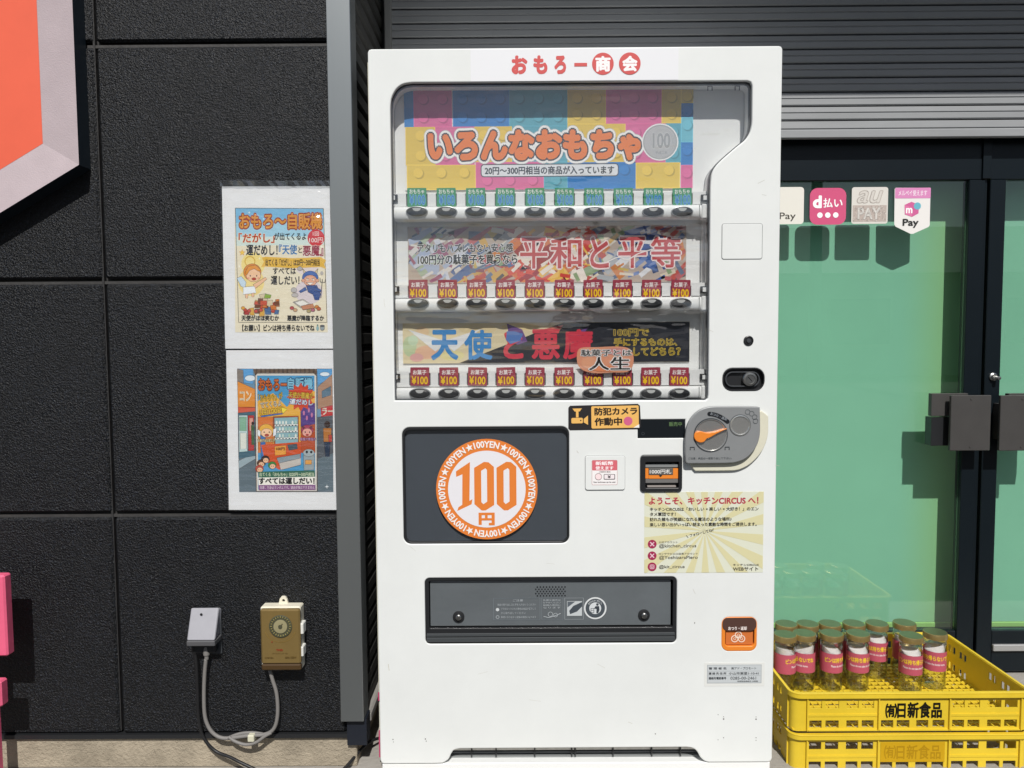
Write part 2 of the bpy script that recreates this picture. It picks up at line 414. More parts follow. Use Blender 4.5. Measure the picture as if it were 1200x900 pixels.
YEL = mat('yellow_crate_plastic', (.74, .53, .032), rough=.42, var=.10, vs=7, bump=.0006, bs=60, rvar=.08)
YELD = mat('yellow_crate_emboss', (.63, .36, .012), rough=.5)
PAPER = mat('paper', (.80, .80, .81), rough=.55, spec=.4, var=.015, vs=6)
SLEEVE = glass('plastic_sleeve', (.985, .99, .99), rough=.10, boost=1.6, bump=.012, bs=26)
DGLASS = glass('display_glass', (.992, .995, .995), rough=.02, boost=2.6, bump=.008, bs=6)
PANE = glass('door_glass', (.885, .97, .93), rough=.0, boost=2.3)
JGLASS = glass('jar_glass', (.98, .99, .985), rough=.03, boost=2.4)
_n = JGLASS.node_tree; _t = [q for q in _n.nodes if q.type == 'BSDF_TRANSPARENT'][0]; _o = [q for q in _n.nodes if q.type == 'MATH' and q.operation == 'SUBTRACT'][0]
_p = _n.nodes.new('ShaderNodeMath'); _p.operation = 'POWER'; _p.inputs[1].default_value = 2.6; _n.links.new(_o.outputs[0], _p.inputs[0])
_x = _n.nodes.new('ShaderNodeMixRGB'); _x.inputs[1].default_value = (.98, .99, .985, 1); _x.inputs[2].default_value = (.42, .47, .43, 1); _n.links.new(_p.outputs[0], _x.inputs[0]); _n.links.new(_x.outputs[0], _t.inputs['Color'])
GOLD = mat('gold_lid', (.46, .35, .15), rough=.33, metal=.75, var=.15, vs=60)
GOLDT = mat('gold_lid_top', (.20, .23, .12), rough=.28, metal=.7, var=.12, vs=60)
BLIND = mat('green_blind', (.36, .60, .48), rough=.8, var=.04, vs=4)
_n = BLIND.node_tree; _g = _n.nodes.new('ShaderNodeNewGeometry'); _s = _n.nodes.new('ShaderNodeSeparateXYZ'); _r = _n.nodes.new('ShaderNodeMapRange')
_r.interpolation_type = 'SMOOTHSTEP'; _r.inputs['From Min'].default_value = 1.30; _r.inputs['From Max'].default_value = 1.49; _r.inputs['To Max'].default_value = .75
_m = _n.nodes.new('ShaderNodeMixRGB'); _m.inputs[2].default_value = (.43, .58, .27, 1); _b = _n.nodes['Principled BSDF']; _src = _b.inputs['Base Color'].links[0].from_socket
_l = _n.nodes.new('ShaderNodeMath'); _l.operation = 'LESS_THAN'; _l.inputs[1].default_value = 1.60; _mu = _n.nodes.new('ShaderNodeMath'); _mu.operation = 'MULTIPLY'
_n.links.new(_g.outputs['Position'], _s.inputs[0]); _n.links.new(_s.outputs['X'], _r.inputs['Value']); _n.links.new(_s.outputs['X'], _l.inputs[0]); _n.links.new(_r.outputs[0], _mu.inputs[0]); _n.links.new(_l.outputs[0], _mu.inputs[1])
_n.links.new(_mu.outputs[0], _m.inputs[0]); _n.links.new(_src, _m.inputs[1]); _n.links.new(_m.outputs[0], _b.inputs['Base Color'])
DKROOM = mat('dark_room', (.06, .065, .06), rough=.9)

# ================================================================== setting
b = MB(); b.add([(-300, -300, 0), (300, -300, 0), (300, 300, 0), (-300, 300, 0)], [(0, 1, 2, 3)], ASPH)
b.v = [(x, y, -.006) for x, y, z in b.v]; b.build('ground', kind='structure')
b = MB(); b.box(-30, 30, -.12, .62, -.004, 0, CONC); b.build('pavement', kind='structure')
b = MB()   # room behind the door
b.box(-2, 4.5, 4.0, 4.1, 0, 3.2, DKROOM); b.box(-2, 4.5, .621, 3.99, -.003, .003, DKROOM); b.box(-2.1, -2, .75, 4.0, 0, 3.2, DKROOM); b.box(4.5, 4.6, .75, 4.1, 0, 3.2, DKROOM); b.box(-2, 4.5, .75, 4.0, 3.1, 3.2, DKROOM)
b.build('shop_interior', kind='structure')

# ---- left wall of large coated panels
WY = .02
wall = thing('panel_wall', 'black pebble-textured wall of large panels with recessed joints, left of the grey trim', 'wall', (-1.2, .1, .12))
xr = U(400, 500, WY)[0]
zj = [U(200, y, WY)[1] for y in (-226, 50.5, 328.5, 602.5, 859.5)]
xj = U(121, 330, WY)[0]; pw = 1.8
G = .0042
for r_ in range(4):
    zt, zb = zj[r_], zj[r_+1]
    for x0, x1 in ((xj-pw, xj), (xj, xr)):
        b = MB(); b.box(x0+G, x1-G*.8, WY, WY+.10, zb+(G*1.1 if r_ < 3 else 0), zt-G*(1.9 if r_ else 1.1), WALLP, bev=.006); b.build('panel', wall, smooth=False)
# sealant in the joints, and mass behind
for z in zj[1:-1]:
    b = MB(); b.box(xj-pw, xr-.002, WY+.008, WY+.02, z-G*1.9, z-G*.2, mat('joint_lip', (.045, .043, .042), rough=.6, bump=.001, bs=120, var=.3, vs=20)); b.build('joint_sealant', wall)
b = MB(); b.box(xj-pw, xr-.003, WY+.018, WY+.03, zj[-1]+.004, zj[0], JOINT); b.box(xj-.006, xj-.001, WY+.006, WY+.016, zj[-1]+.005, zj[0], JOINT); b.build('joint_backing', wall)
b = MB(); b.box(xj-pw, xr+.012, WY-.004, WY+.09, zj[-1]-.012, zj[-1]-.001, DARK); b.build('base_flashing', wall)
b = MB(); b.box(xj-pw-.5, U(417.5, 880, WY)[0], WY+.006, .5, 0, zj[-1]-.013, PLINTH, bev=.003); b.build('plinth', wall)
b = MB(); b.box(xj-pw-.5, xr-.02, WY+.105, .9, zj[-1], 2.8, SIDING); b.build('wall_core', wall)

# ---- grey trim post
CY = -.005
x0, x1 = U(391, 450, CY)[0], U(418.5, 450, CY)[0]
ztop = 2.8; zbot = U(405, 846, CY)[1]
post = thing('trim_post', 'tall flat grey steel trim post between the black wall and the white machine', 'post', ((x0+x1)/2, .05, zbot))
b = MB(); b.box(x0, x1, CY, .06, zbot, ztop, COLM, bev=.0015); b.build('post_cover', post)
b = MB(); b.box(x0+.012, x1+.004, .012, .06, zj[-1]-.03, zbot-.001, mat('navy_steel', (.009, .012, .020), rough=.5)); b.build('post_foot', post)

# ---- side lining of the shutter opening: ribbed siding seen edge-on
XR = x1-.002
rev = thing('ribbed_side_lining', 'dark ribbed siding lining the left side of the shutter opening beside the machine', 'siding', (XR-.03, .28, .12))
pit = .049; zz = .135; k = 0
while zz < 2.45:
    prof = [(0, 0), (.011, .004), (.011, pit-.018), (0, pit-.006), (0, pit-.002)]
    b = MB(); v = []
    for y in (.061, .50):
        v += [(XR-.016+p[0], y, zz+p[1]) for p in prof]+[(XR-.03, y, zz+pit-.002), (XR-.03, y, zz)]
    n = 7; fs = [(i, (i+1) % n, n+(i+1) % n, n+i) for i in range(n)]+[tuple(reversed(range(n))), tuple(range(n, 2*n))]
    b.add(v, fs, SIDING); b.build('siding_board', rev); zz += pit
b = MB(); b.box(XR-.02, XR+.008, .062, .5, .10, .128, mat('light_flashing', (.30, .29, .27), rough=.55), bev=.005); b.build('bottom_flashing', rev)

# ---- rolling shutter with its guide rail
SY = .5
shut = thing('rolling_shutter', 'half-raised grey steel rolling shutter of horizontal slats above the glass door', 'shutter', (1.2, SY, 1.7))
zb = U(1050, 161.5, SY)[1]; ps = 16.0*SC(SY)
xs0 = U(458, 60, SY)[0]; z = zb
def slat(z, h, first=False):
    b = MB(); g = .0028
    prof = [(0, 0), (-.003, .003), (-.0035, h*.42), (-.0005, h*.47), (-.0005, h*.50), (-.0035, h*.54), (-.003, h-g-.004), (.004, h-g), (.010, h-g), (.012, 0)]
    n = len(prof); v = [(xx, SY+p[0], z+p[1]) for xx in (xs0, 2.6) for p in prof]
    fs = [(i, (i+1) % n, n+(i+1) % n, n+i) for i in range(n)]+[tuple(reversed(range(n))), tuple(range(n, 2*n))]
    b.add(v, fs, SHUT); return b
o = slat(z, ps*1.3).build('bottom_rail', shut); z += ps*1.3
first = None
while z < 2.42:
    if first is None: first = slat(z, ps).build('slat', shut); zf = z
    else:
        c = first.copy(); COL.objects.link(c); c.location = first.location+Vector((0, 0, z-zf))
    z += ps
b = MB(); b.box(xs0-.05, 2.6, SY+.02, SY+.03, zb+.01, 2.6, DARK); b.build('slat_backing', shut)
b = MB(); b.box(U(450, 20, SY-.02)[0], U(458, 20, SY-.02)[0], SY-.02, SY+.03, 0, 2.45, mat('guide_rail_steel', (.30, .30, .29), rough=.45, metal=.2), bev=.002)
b.build('guide_rail', shut)

# ---- lintel over the opening (throws the shade on the upper shutter)
zl = U(1050, 114.5, SY)[1] + (SY+.02)*math.tan(R(SUN_EL))/math.cos(R(SUN_AZ))
lint = thing('shop_lintel', 'dark lintel over the shutter opening, above the picture', 'wall', (1.2, .3, zl))
b = MB(); b.box(x1+.001, 2.9, 0-.02, .9, zl, 2.8, WALLP, bev=.004); b.build('lintel_panel', lint)

# ---- glass double door
GY = .565
door = thing('glass_double_door', 'dark framed glass double door with payment stickers, right of the machine', 'door', (1.3, GY, 0))
def D(px, py, Y=GY): return U(px, py, Y)
FX0 = xs0-.02
xc = D(1157, 400, GY-.03)[0]
zt_f = D(1050, 150, GY-.03)[1]; zg_t = D(1050, 210, GY-.03)[1]; zg_b = D(1050, 742, GY-.03)[1]
xg_r = D(1137, 300, GY-.03)[0]; xg_l2 = D(1180, 300, GY-.03)[0]
b = MB(); b.box(FX0, xc-.004, GY-.014, GY+.02, zg_t, zt_f+.3, FRAME, bev=.002); b.build('top_rail', door)
b = MB(); b.box(xc+.004, 2.6, GY-.014, GY+.02, zg_t, zt_f+.3, FRAME, bev=.002); b.build('top_rail', door)
b = MB(); b.box(xg_r, xc-.012, GY-.016, GY+.02, 0.01, zg_t-.0005, FRAME, bev=.002); b.box(xc-.011, xc-.004, GY-.010, GY+.02, .01, zg_t-.0005, FRAME); b.build('closing_stile', door)
b = MB(); b.box(xc+.004, xg_l2, GY-.016, GY+.02, 0.01, zg_t-.0005, FRAME, bev=.002); b.build('closing_stile', door)
b = MB(); b.box(xc-.025, xc+.002, GY-.0215, GY-.0165, zg_t+.002, zt_f+.3, FRAME, bev=.001); b.build('meeting_strip', door)
b = MB(); b.box(FX0, xg_r-.001, GY-.014, GY+.02, .01, zg_b, FRAME, bev=.002); b.build('bottom_rail', door)
b = MB(); b.box(xg_l2+.001, 2.6, GY-.014, GY+.02, .01, zg_b, FRAME, bev=.002); b.build('bottom_rail', door)
b = MB(); z = D(1190, 762, GY-.04)[1]; b.box(xg_l2+.001, 2.55, GY-.026, GY-.0145, z-.010, z+.012, mat('sill_steel', (.45, .45, .45), rough=.4, metal=.5), bev=.002); b.build('kick_strip', door)
b = MB(); b.box(FX0, FX0+.12, GY-.014, GY+.02, zg_b+.0005, zg_t-.0005, FRAME); b.build('hinge_stile', door)
b = MB(); b.box(FX0+.121, xg_r-.001, GY-.003, GY+.003, zg_b+.001, zg_t-.001, PANE); b.build('pane', door)
b = MB(); b.box(xg_l2+.001, 2.55, GY-.003, GY+.003, zg_b+.001, zg_t-.001, PANE); b.build('pane', door)
# handles: square plates on stand-off blocks
for hx0, hx1, bx0, bx1 in ((1115, 1160, 1090, 1118), (1173, 1222, 1180, 1218)):
    hy = GY-.085
    p0 = U(hx0, 463.5, hy); p1 = U(hx1, 528, hy)
    b = MB(); b.box(p0[0], p1[0], hy, hy+.012, p1[1], p0[1], HANDLE, bev=.0015)
    hd = b.build('handle', door)
    q0 = U(bx0, 461, GY-.045); q1 = U(bx1, 522, GY-.045)
    b = MB(); b.box(q0[0], q1[0]+.035, GY-.055, GY-.035, (q0[1]+q1[1])/2+.012, q0[1], HANDLE, bev=.001); b.box(q0[0]+.004, q1[0]+.035, GY-.05, GY-.012, q1[1], (q0[1]+q1[1])/2+.008, DARK, bev=.001)
    b.box(p0[0]+.02, p1[0]-.02, hy+.0125, GY-.017, p1[1]+.03, p0[1]-.03, HANDLE); b.build('mounting_block', hd)
    for zz_ in (p0[1]-.012, p1[1]+.012):
        b = MB(); b.lathe((p0[0]+p1[0])/2, hy-.0002, [(.0035, 0), (.0032, .0012), (0, .0014)], HANDLE, 14, 'y', zz_); b.build('screw', hd, smooth=True)
b = MB(); kx, kz = U(1169, 442, GY-.04); b.lathe(kx, GY-.0165, [(.013, 0), (.013, .004), (.009, .006), (.009, .012), (.0, .012)], STEEL, 20, 'y', kz); b.lathe(kx+.006, GY-.028, [(.006, 0), (.006, .012), (0, .013)], STEEL, 16, 'y', kz-.003); b.build('lock_cylinder', door, smooth=True)

# ---- payment stickers on the pane
SGY = GY-.0045
def sticker(px0, py0, px1, py1, r, col, label, pts=None):
    lp = pts or rrp(px0, py0, px1, py1, r, SGY)
    b = MB(); plate(b, [lp], SGY, SGY+.001, ink(col)); o = b.build('sticker', door); o['label'] = label; return o
s1 = sticker(900, 219.5, 942, 262.5, 4, 'e6e3da', 'cream square sticker half hidden by the machine')
a = Art(SGY-.0003, 921, 241); a.text('PayPay', 894, 249, 932.5, 259, '4a4640', .01); a.build('lettering', s1)
s2 = sticker(949, 220.5, 991.5, 263, 9, 'd45a82', 'pink rounded square sticker with three white dots')
a = Art(SGY-.0003, 970, 241); a.text('d', 953.5, 230, 962, 243, 'ffffff', .05); a.text('払い', 965, 232.5, 987, 243, 'ffffff', .025)
for x in (961, 970.2, 979.5): a.circle(x, 252, 3.2, 'ffffff')
a.build('lettering', s2)
s3 = sticker(998, 219.5, 1040.5, 262, 3, 'ddd9d2', 'faded cream sticker with speckled lower half')
a = Art(SGY-.0003, 1019, 241); a.text('au', 1006, 224, 1032, 237.5, 'd6d1ca', .005, out=[('bdb5ad', .035)], shear=.3)
a.rect(999.5, 240.5, 1039, 259.5, 'bdb0a8')
rnd = random.Random(3)
for i in range(150):
    x, y = 1000+rnd.random()*38, 241+rnd.random()*18; a.rect(x, y, x+1.0, y+.9, 'd8d0c8' if i % 2 else 'a39a94')
a.text('PAY', 1005.5, 243.5, 1031.5, 256.5, 'e2ded8', .02, out=[('b5ada7', .045)]); a.build('lettering', s3)
cxp = [(1048.5, 221.5), (1050, 220), (1089, 220), (1090.5, 221.5), (1089.5, 264), (1088, 266), (1070, 274), (1067, 274), (1049.5, 265.5), (1048, 263)]
s4 = sticker(0, 0, 0, 0, 0, 'ece9e6', 'pennant-shaped white and pink sticker', [U(x, y, SGY) for x, y in cxp])
a = Art(SGY-.0003, 1069, 241); a.rect(1048.7, 220.3, 1090.3, 232.5, 'dd8fc0', 1); a.text('メルペイ使えます', 1052.5, 223, 1086, 229.5, 'f6e8f0', .015)
a.poly([(1060, 240), (1068, 236.5), (1077, 240), (1076.5, 250), (1069, 254), (1060.5, 251)], 'd2679b'); a.poly([(1060, 240), (1068, 243), (1069, 254), (1060.5, 251)], 'e07aa8'); a.circle(1075, 241.5, 4.2, '6fb9cb'); a.text('m', 1062, 244, 1069, 249.5, 'ffffff', .03)
a.text('Pay', 1058.5, 256.5, 1076.5, 266.5, '333333', .03); a.build('lettering', s4)

# ---- roller blinds behind the glass
BY = GY+.095
for px0, px1, lab in ((700, 1147, 'long pale green blind behind the left door leaf with stickers on its glass'), (1164, 1330, 'pale green blind behind the right door leaf at the picture edge')):
    bx0, bx1 = U(px0, 300, BY)[0], U(px1, 255, BY)[0]; zt = U(1000, 205, BY)[1]; zbb = U(1000, 729, BY)[1]
    t = thing('window_blind', lab, 'blind', ((bx0+bx1)/2, BY, zbb), 'green blinds behind the door glass')
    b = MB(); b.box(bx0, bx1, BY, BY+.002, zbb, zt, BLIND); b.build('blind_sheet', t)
    b = MB(); b.box(bx0, bx1, BY-.004, BY+.006, zbb-.020, zbb-.001, mat('yellow_green_bar', (.42, .60, .20), rough=.5), bev=.003); b.build('bottom_bar', t)

# ================================================================== vending machine
VX0, VX1, VZ0, VZ1 = -.3577, .6661, HC-1.1083, HC+.7165
vm = thing('vending_machine', 'white capsule and snack vending machine with glass display window in front of the shutter', 'vending machine', ((VX0+VX1)/2, .2, 0))
# outline of the display window
disp_px = [(462.5, 462), (457.8, 140)]
arcs = []
def up_(px, py): return U(px, py, 0)
dl = []
dl += [up_(462.5, 469.5), up_(457.2, 132)]
dl += smoothpath([up_(457.2, 126), up_(458.6, 115), (up_(464, 104.5)), up_(472, 98.6), up_(483, 96.6)], 5)
dl += [up_(876, 94.6), up_(880, 96), up_(881.6, 99.5), up_(881.5, 140)]
dl += smoothpath([up_(881.2, 146), up_(879, 155), up_(873.5, 163.5), up_(862, 173), up_(846, 187), up_(838, 196), up_(834, 205), up_(832.6, 218)], 5)
dl += [up_(830.4, 462), up_(829.8, 467), up_(827, 469.2)]
H_disp = dl
H_win = rrp(472, 500, 667, 638, 9)
H_out = rrp(498, 676, 793, 755, 6)
H_coin = rrp(846, 723, 886.5, 763, 8)
H_bill = rrp(750.5, 533.5, 798.5, 575.5, 4)
H_led = rrp(747.5, 491.5, 803, 513.5, 0)
H_lock = rrp(847, 431.5, 895.5, 457.5, 11)
# door outline with the notch at the foot
ol = [(VX0, VZ1-.008), (VX0, VZ0+.010), (VX0+.004, VZ0+.002), (VX0+.010, VZ0)]
ol += [up_(510, 895.5)]+smoothpath([up_(519, 894.5), up_(525.5, 890), up_(528.5, 884), up_(532, 879.2), up_(539, 877.4)], 5)
ol += smoothpath([up_(805, 875.7), up_(812, 877), up_(817, 881), up_(821, 888), up_(827, 892.6), up_(836, 894.2)], 5)
ol = [p if i < 4 else (p[0], max(p[1], VZ0)) for i, p in enumerate(ol)]
ol += [(VX1-.010, VZ0), (VX1-.003, VZ0+.003), (VX1, VZ0+.010), (VX1, VZ1-.008), (VX1-.003, VZ1-.002), (VX1-.009, VZ1), (VX0+.009, VZ1), (VX0+.003, VZ1-.002)]
b = MB(); plate(b, [ol, H_disp, H_win, H_out, H_coin, H_bill, H_led, H_lock], 0, .028, WHITE, bev=.003, res=3)
b.build('front_door', vm, smooth=True)
b = MB()
cx0, cx1, cz0, cz1 = VX0-.004, VX1+.001, VZ0+.012, VZ1-.012
b.box(cx0, cx0+.02, .030, .42, cz0, cz1, WHITE2, bev=.002); b.box(cx1-.02, cx1, .030, .42, cz0, cz1, WHITE2, bev=.002)
b.box(cx0+.0205, cx1-.0205, .030, .42, cz1-.02, cz1-.001, WHITE2); b.box(cx0+.0205, cx1-.0205, .18, .419, cz0, cz1-.021, WHITE2)
b.build('cabinet', vm)
b = MB(); b.box(cx0-.002, cx0+.004, .0285, .0298, cz0+.01, cz1-.01, CREAM)
for py0, py1 in ((817, 826), (862, 893)):
    z0_, z1_ = U(445, py1)[1], U(445, py0)[1]; b.box(cx0-.003, cx0+.006, .022, .0284, z0_, z1_, mat('red_pink_tape', (.45, .04, .12), rough=.5))
b.build('door_gasket', vm)
b = MB(); b.box(VX0+.004, VX1-.004, .004, .40, .0, VZ0-.0015, WHITE2, bev=.002); b.build('base_plate', vm)
# bottom grille in the notch
gz0, gz1 = U(680, 892)[1], U(680, 874)[1]
b = MB(); gx0, gx1 = U(520, 885)[0], U(830, 885)[0]
b.box(gx0-.01, gx1+.01, .06, .07, VZ0, gz1+.02, DARK); b.box(gx0, gx1, .030, .036, U(680, 882)[1], U(680, 876)[1], DARKG, bev=.001)
b.box(gx0, gx1, .034, .040, U(680, 887.3)[1], U(680, 883.6)[1], STEEL, bev=.001); b.box(gx0, gx1, .036, .042, U(680, 891.5)[1], U(680, 888.8)[1], DARKG, bev=.001)
b.box(gx0, gx1, .03, .06, VZ0-.001, VZ0+.003, GREY)
for px in (552, 581, 627, 671, 675, 720, 766, 800):
    x, _ = U(px, 885); b.box(x-.0017, x+.0017, .026, .032, VZ0+.002, gz1+.004, DARK)
b.build('bottom_grille', vm)

# ---- display recess
TB = .070
b = MB(); ring(b, inset(H_disp, -.001), .029, TB, WHITE2); b.add([(p[0], TB, p[1]) for p in H_disp], [tuple(range(len(H_disp)))], WHITE2)
b.build('display_tray', vm)
b = MB(); lp = inset(H_disp, -.0005); n = len(lp); l2 = inset(lp, .0028)
plate(b, [lp, l2], .010, .0275, DARKG); b.build('window_gasket', vm)
b = MB(); lp = inset(H_disp, .0012); plate(b, [lp], .012, .0145, DGLASS); b.build('display_glass', vm)
# little hooks in the top right corner
for x in (832, 864):
    a = Art(.027, 848, 103); a.line([(x-2.5, 106), (x-2.5, 101), (x+2.5, 101), (x+2.5, 106)], 1.2, '1c1f24'); a.build('hanging_hook', vm)
b = MB(); x0_, z0_ = U(824.5, 330, .06); _, z1_ = U(824.5, 256, .06)
b.box(x0_-.006, x0_+.004, .052, .066, U(824, 455, .06)[1], z1_, WHITE2, bev=.002); b.build('tray_rail', vm)

BNY = TB-.004
def backing(px0, py0, px1, py1, label):
    b = MB(); lp = rrp(px0, py0, px1, py1, 1, BNY); plate(b, [lp], BNY, BNY+.002, ink('e9e7e2')); o = b.build('display_banner', vm); o['label'] = label; return o
# banner 1: toy bricks and title
bn = backing(474, 106, 812, 221, 'toy brick banner with orange title')
a = Art(BNY-.0006, 643, 163)
PK, BL, TL, YL, LB = 'd9709f', '3f82c4', '62a9bb', 'e2c45c', '72bdd0'
bricks = [(474, 106, 485, 148, BL), (485, 106, 530, 148, PK), (531, 106, 597, 148, BL), (597, 106, 665, 148, TL), (665, 106, 710, 146, YL), (710, 106, 775, 146, PK), (775, 106, 798, 146, YL),
          (798, 106, 812, 123, YL), (798, 123, 812, 139, BL), (798, 139, 812, 168, LB), (798, 168, 812, 194, BL), (798, 194, 812, 221, PK),
          (475, 148, 510, 192, YL), (510, 148, 556, 192, PK), (556, 148, 600, 189, YL), (600, 148, 665, 189, TL), (665, 146, 733, 190, YL), (733, 146, 780, 191, PK), (780, 146, 798, 191, TL),
          (476, 192, 557, 221, YL), (557, 189, 637, 221, PK), (637, 189, 665, 221, TL), (665, 190, 745, 221, BL), (745, 191, 797, 221, YL)]
def shade(h, k):
    v = [min(255, max(0, int(int(h[i:i+2], 16)*k))) for i in (0, 2, 4)]; return '%02x%02x%02x' % tuple(v)
for x0_, y0_, x1_, y1_, c in bricks: a.rect(x0_, y0_, x1_, y1_, c)
a.l += 1; base_l = a.l
for x0_, y0_, x1_, y1_, c in bricks:
    a.l = base_l; a.frame(x0_+.2, y0_+.2, x1_-.2, y1_-.2, .6, shade(c, 1.14)); k = max(1, round((x1_-x0_)/24))
    for i in range(k):
        cx_ = x0_+(i+.5)*(x1_-x0_)/k
        for cy_ in ([y0_+9] if y1_-y0_ < 32 else [y0_+10, y1_-11]):
            if x1_-x0_ < 13: continue
            a.l = base_l+1; a.circle(cx_+1.2, cy_+1.2, 6, shade(c, .86)); a.circle(cx_, cy_, 5.6, shade(c, 1.05))
a.l = base_l+5
a.text('いろんなおもちゃ', 503, 154, 749, 186, 'ea8448', .07, out=[('b9bcc0', .20), ('f4f4f2', .185), ('3c434a', .118)])
a.rect(563, 191.5, 725, 206.5, '4a5158', 4); a.rect(564, 192.5, 724, 205.5, 'e3e6ea', 3.2)
a.text('20円～300円相当の商品が入っています', 568, 194.5, 719.5, 203.5, '3f454d', .035)
a.circle(773.5, 167.5, 21.5, 'f0f0f0'); a.circle(773.5, 167.5, 20, 'a9acae'); a.circle(773.5, 167.5, 18.6, mat('coin_silver_ink', (.62, .62, .62), rough=.3, metal=.5))
for k_ in range(10): a.annulus(773.5, 167.5, 4+k_*1.5, 4.4+k_*1.5, 'b2b5b6', a0=k_*37, a1=k_*37+110); a.l -= 1
a.l += 2; a.text('100', 765, 157.5, 785, 174, 'a0a3a6', .03, out=[('dcdddd', .055)]); a.text('平成二年', 768, 178, 782, 181.5, '9b9ea1', .01)
a.build('lettering', bn)
# banner 2: collage of sweets
bn = backing(478, 265, 804, 331, 'banner of assorted sweets with red title')
a = Art(BNY-.0006, 641, 298); a.rect(478, 265, 804, 331, 'b5a79c')
rnd = random.Random(11)
pal = ['b8564c', 'c9a25a', '5a6f9a', 'a8acb0', '8aa07a', 'c8804c', 'd4c9b4', '8f5a5e', '6a7890', 'c6ae5e', 'b8666a', '5a5a5e', 'd0ccc2']
a.l += 1; l0 = a.l
for i in range(300):
    a.l = l0+(i % 23*.2 if i <= 130 else 5+i % 23*.4)
    x, y = 480+rnd.random()*322, 267+rnd.random()*62; k_ = 1.0 if i > 130 else 2.2; ln = (6+rnd.random()*12)*k_; wd = (2+rnd.random()*4)*k_; an = rnd.choice([-.7, -.6, -.5, .2, 1.1])+rnd.uniform(-.2, .2)
    zone = pal
    if x < 540: zone = ['a8b4cc', 'c9ccd6', '9a5f78', '4a5f80', 'd8d4d0', 'a7b6a0']
    elif 600 < x < 690: zone = ['c8463c', 'd35a48', 'e6ddd2', 'cf7a4c', '9c3a3c', 'e2b65a']
    elif 735 < x < 775: zone = ['3c5f9e', '2f4f92', '6f86b8', 'd6d8dc', '27406f']
    c, s_ = math.cos(an)*ln/2, math.sin(an)*ln/2; u, v = -math.sin(an)*wd/2, math.cos(an)*wd/2
    q = [(x+c+u, y+s_+v), (x+c-u, y+s_-v), (x-c-u, y-s_-v), (x-c+u, y-s_+v)]
    q = [(min(803.5, max(478.5, p[0])), min(330.5, max(265.5, p[1]))) for p in q]
    a.poly(q, rnd.choice(zone))
a.l = l0+22
a.text('アタリもハズレもない安心感', 489.5, 285, 601, 295, '0c0e12', .028, out=[('d6dae0', .075)])
a.text('100円分の駄菓子を買うなら', 489.5, 297.5, 606, 309, '08090c', .03, out=[('eceef0', .08)])
for ch, x0_, x1_ in (('平', 610, 641), ('和', 645, 681), ('と', 692, 713), ('平', 725, 757), ('等', 763, 797)):
    a.text(ch, x0_, 279, x1_, 314, 'bd5054', .02, out=[('ecdcda', .06)])
a.line(smoothpath([(712, 307), (725, 302), (735, 305), (748, 298), (765, 293)], 4), 1.2, 'e9e4e0')
a.build('lettering', bn)
# banner 3: angel and demon
bn = backing(472, 378, 808, 425, 'half pale half black banner with blue and red title')
a = Art(BNY-.0006, 640, 401); a.rect(472, 378, 808, 425, 'd9cba6')
for (x, y, r1, r2, c) in ((480, 405, 8, 12, 'b9c9a0'), (484, 398, 6, 6, 'c4d8b8'), (500, 412, 14, 8, 'e0b496'), (522, 395, 15, 9, 'e4d2a8'), (560, 385, 22, 6, 'd8c69a'), (530, 416, 14, 6, 'ddd39a'), (488, 418, 8, 5, 'd9a6a0'), (610, 383, 22, 4, 'd9c492'), (495, 388, 8, 6, 'dfc29a')):
    a.circle(x, y, r1, c, ry=r2)
for s_, cx_ in ((-1, 524), (1, 518)):     # white wings
    for k in range(5):
        a.poly([(cx_-s_*2, 400-k*1.0), (cx_+s_*(46-6*k), 385+5*k), (cx_+s_*(38-6*k), 391+5*k), (cx_+s_*6, 405)], 'e9e9e6' if k % 2 else 'dfe0e0')
a.poly([(538, 424.8), (592, 404), (630, 389), (660, 378.3), (807.8, 378.3), (807.8, 424.8)], '2a2c33')
a.poly([(594, 379), (612, 386), (618, 400), (606, 404), (597, 395)], '6a4a86'); a.poly([(690, 384), (672, 390), (662, 404), (676, 400)], '6a4a86')
a.poly([(636, 386), (660, 381), (655, 389)], 'c9605a')
for ch, x0_, x1_, c in (('天', 506, 536, '3a86c4'), ('使', 545, 576, '3a86c4'), ('悪', 624, 655, 'cc3a4c'), ('魔', 661, 694, 'cc3a4c')):
    a.text(ch, x0_, 387, x1_, 420, c, .035)
a.text('と', 591, 390, 612, 419, 'cc3a4c', .04); a.poly([(594, 388), (603, 388), (613, 391), (610, 399), (598, 403), (593, 398)], '5279b8')
a.text('100円で', 719.5, 386, 760, 394.5, '2a2c33', .0, out=[('d9bb4c', .05)])
a.text('手にするものは、', 719.5, 397, 793, 406, '3a3626', -.004, out=[('e6c648', .05)]); a.text('果たしてどちら？', 719.5, 408, 797, 417.5, '3a3626', -.004, out=[('e6c648', .05)])
a.build('lettering', bn)

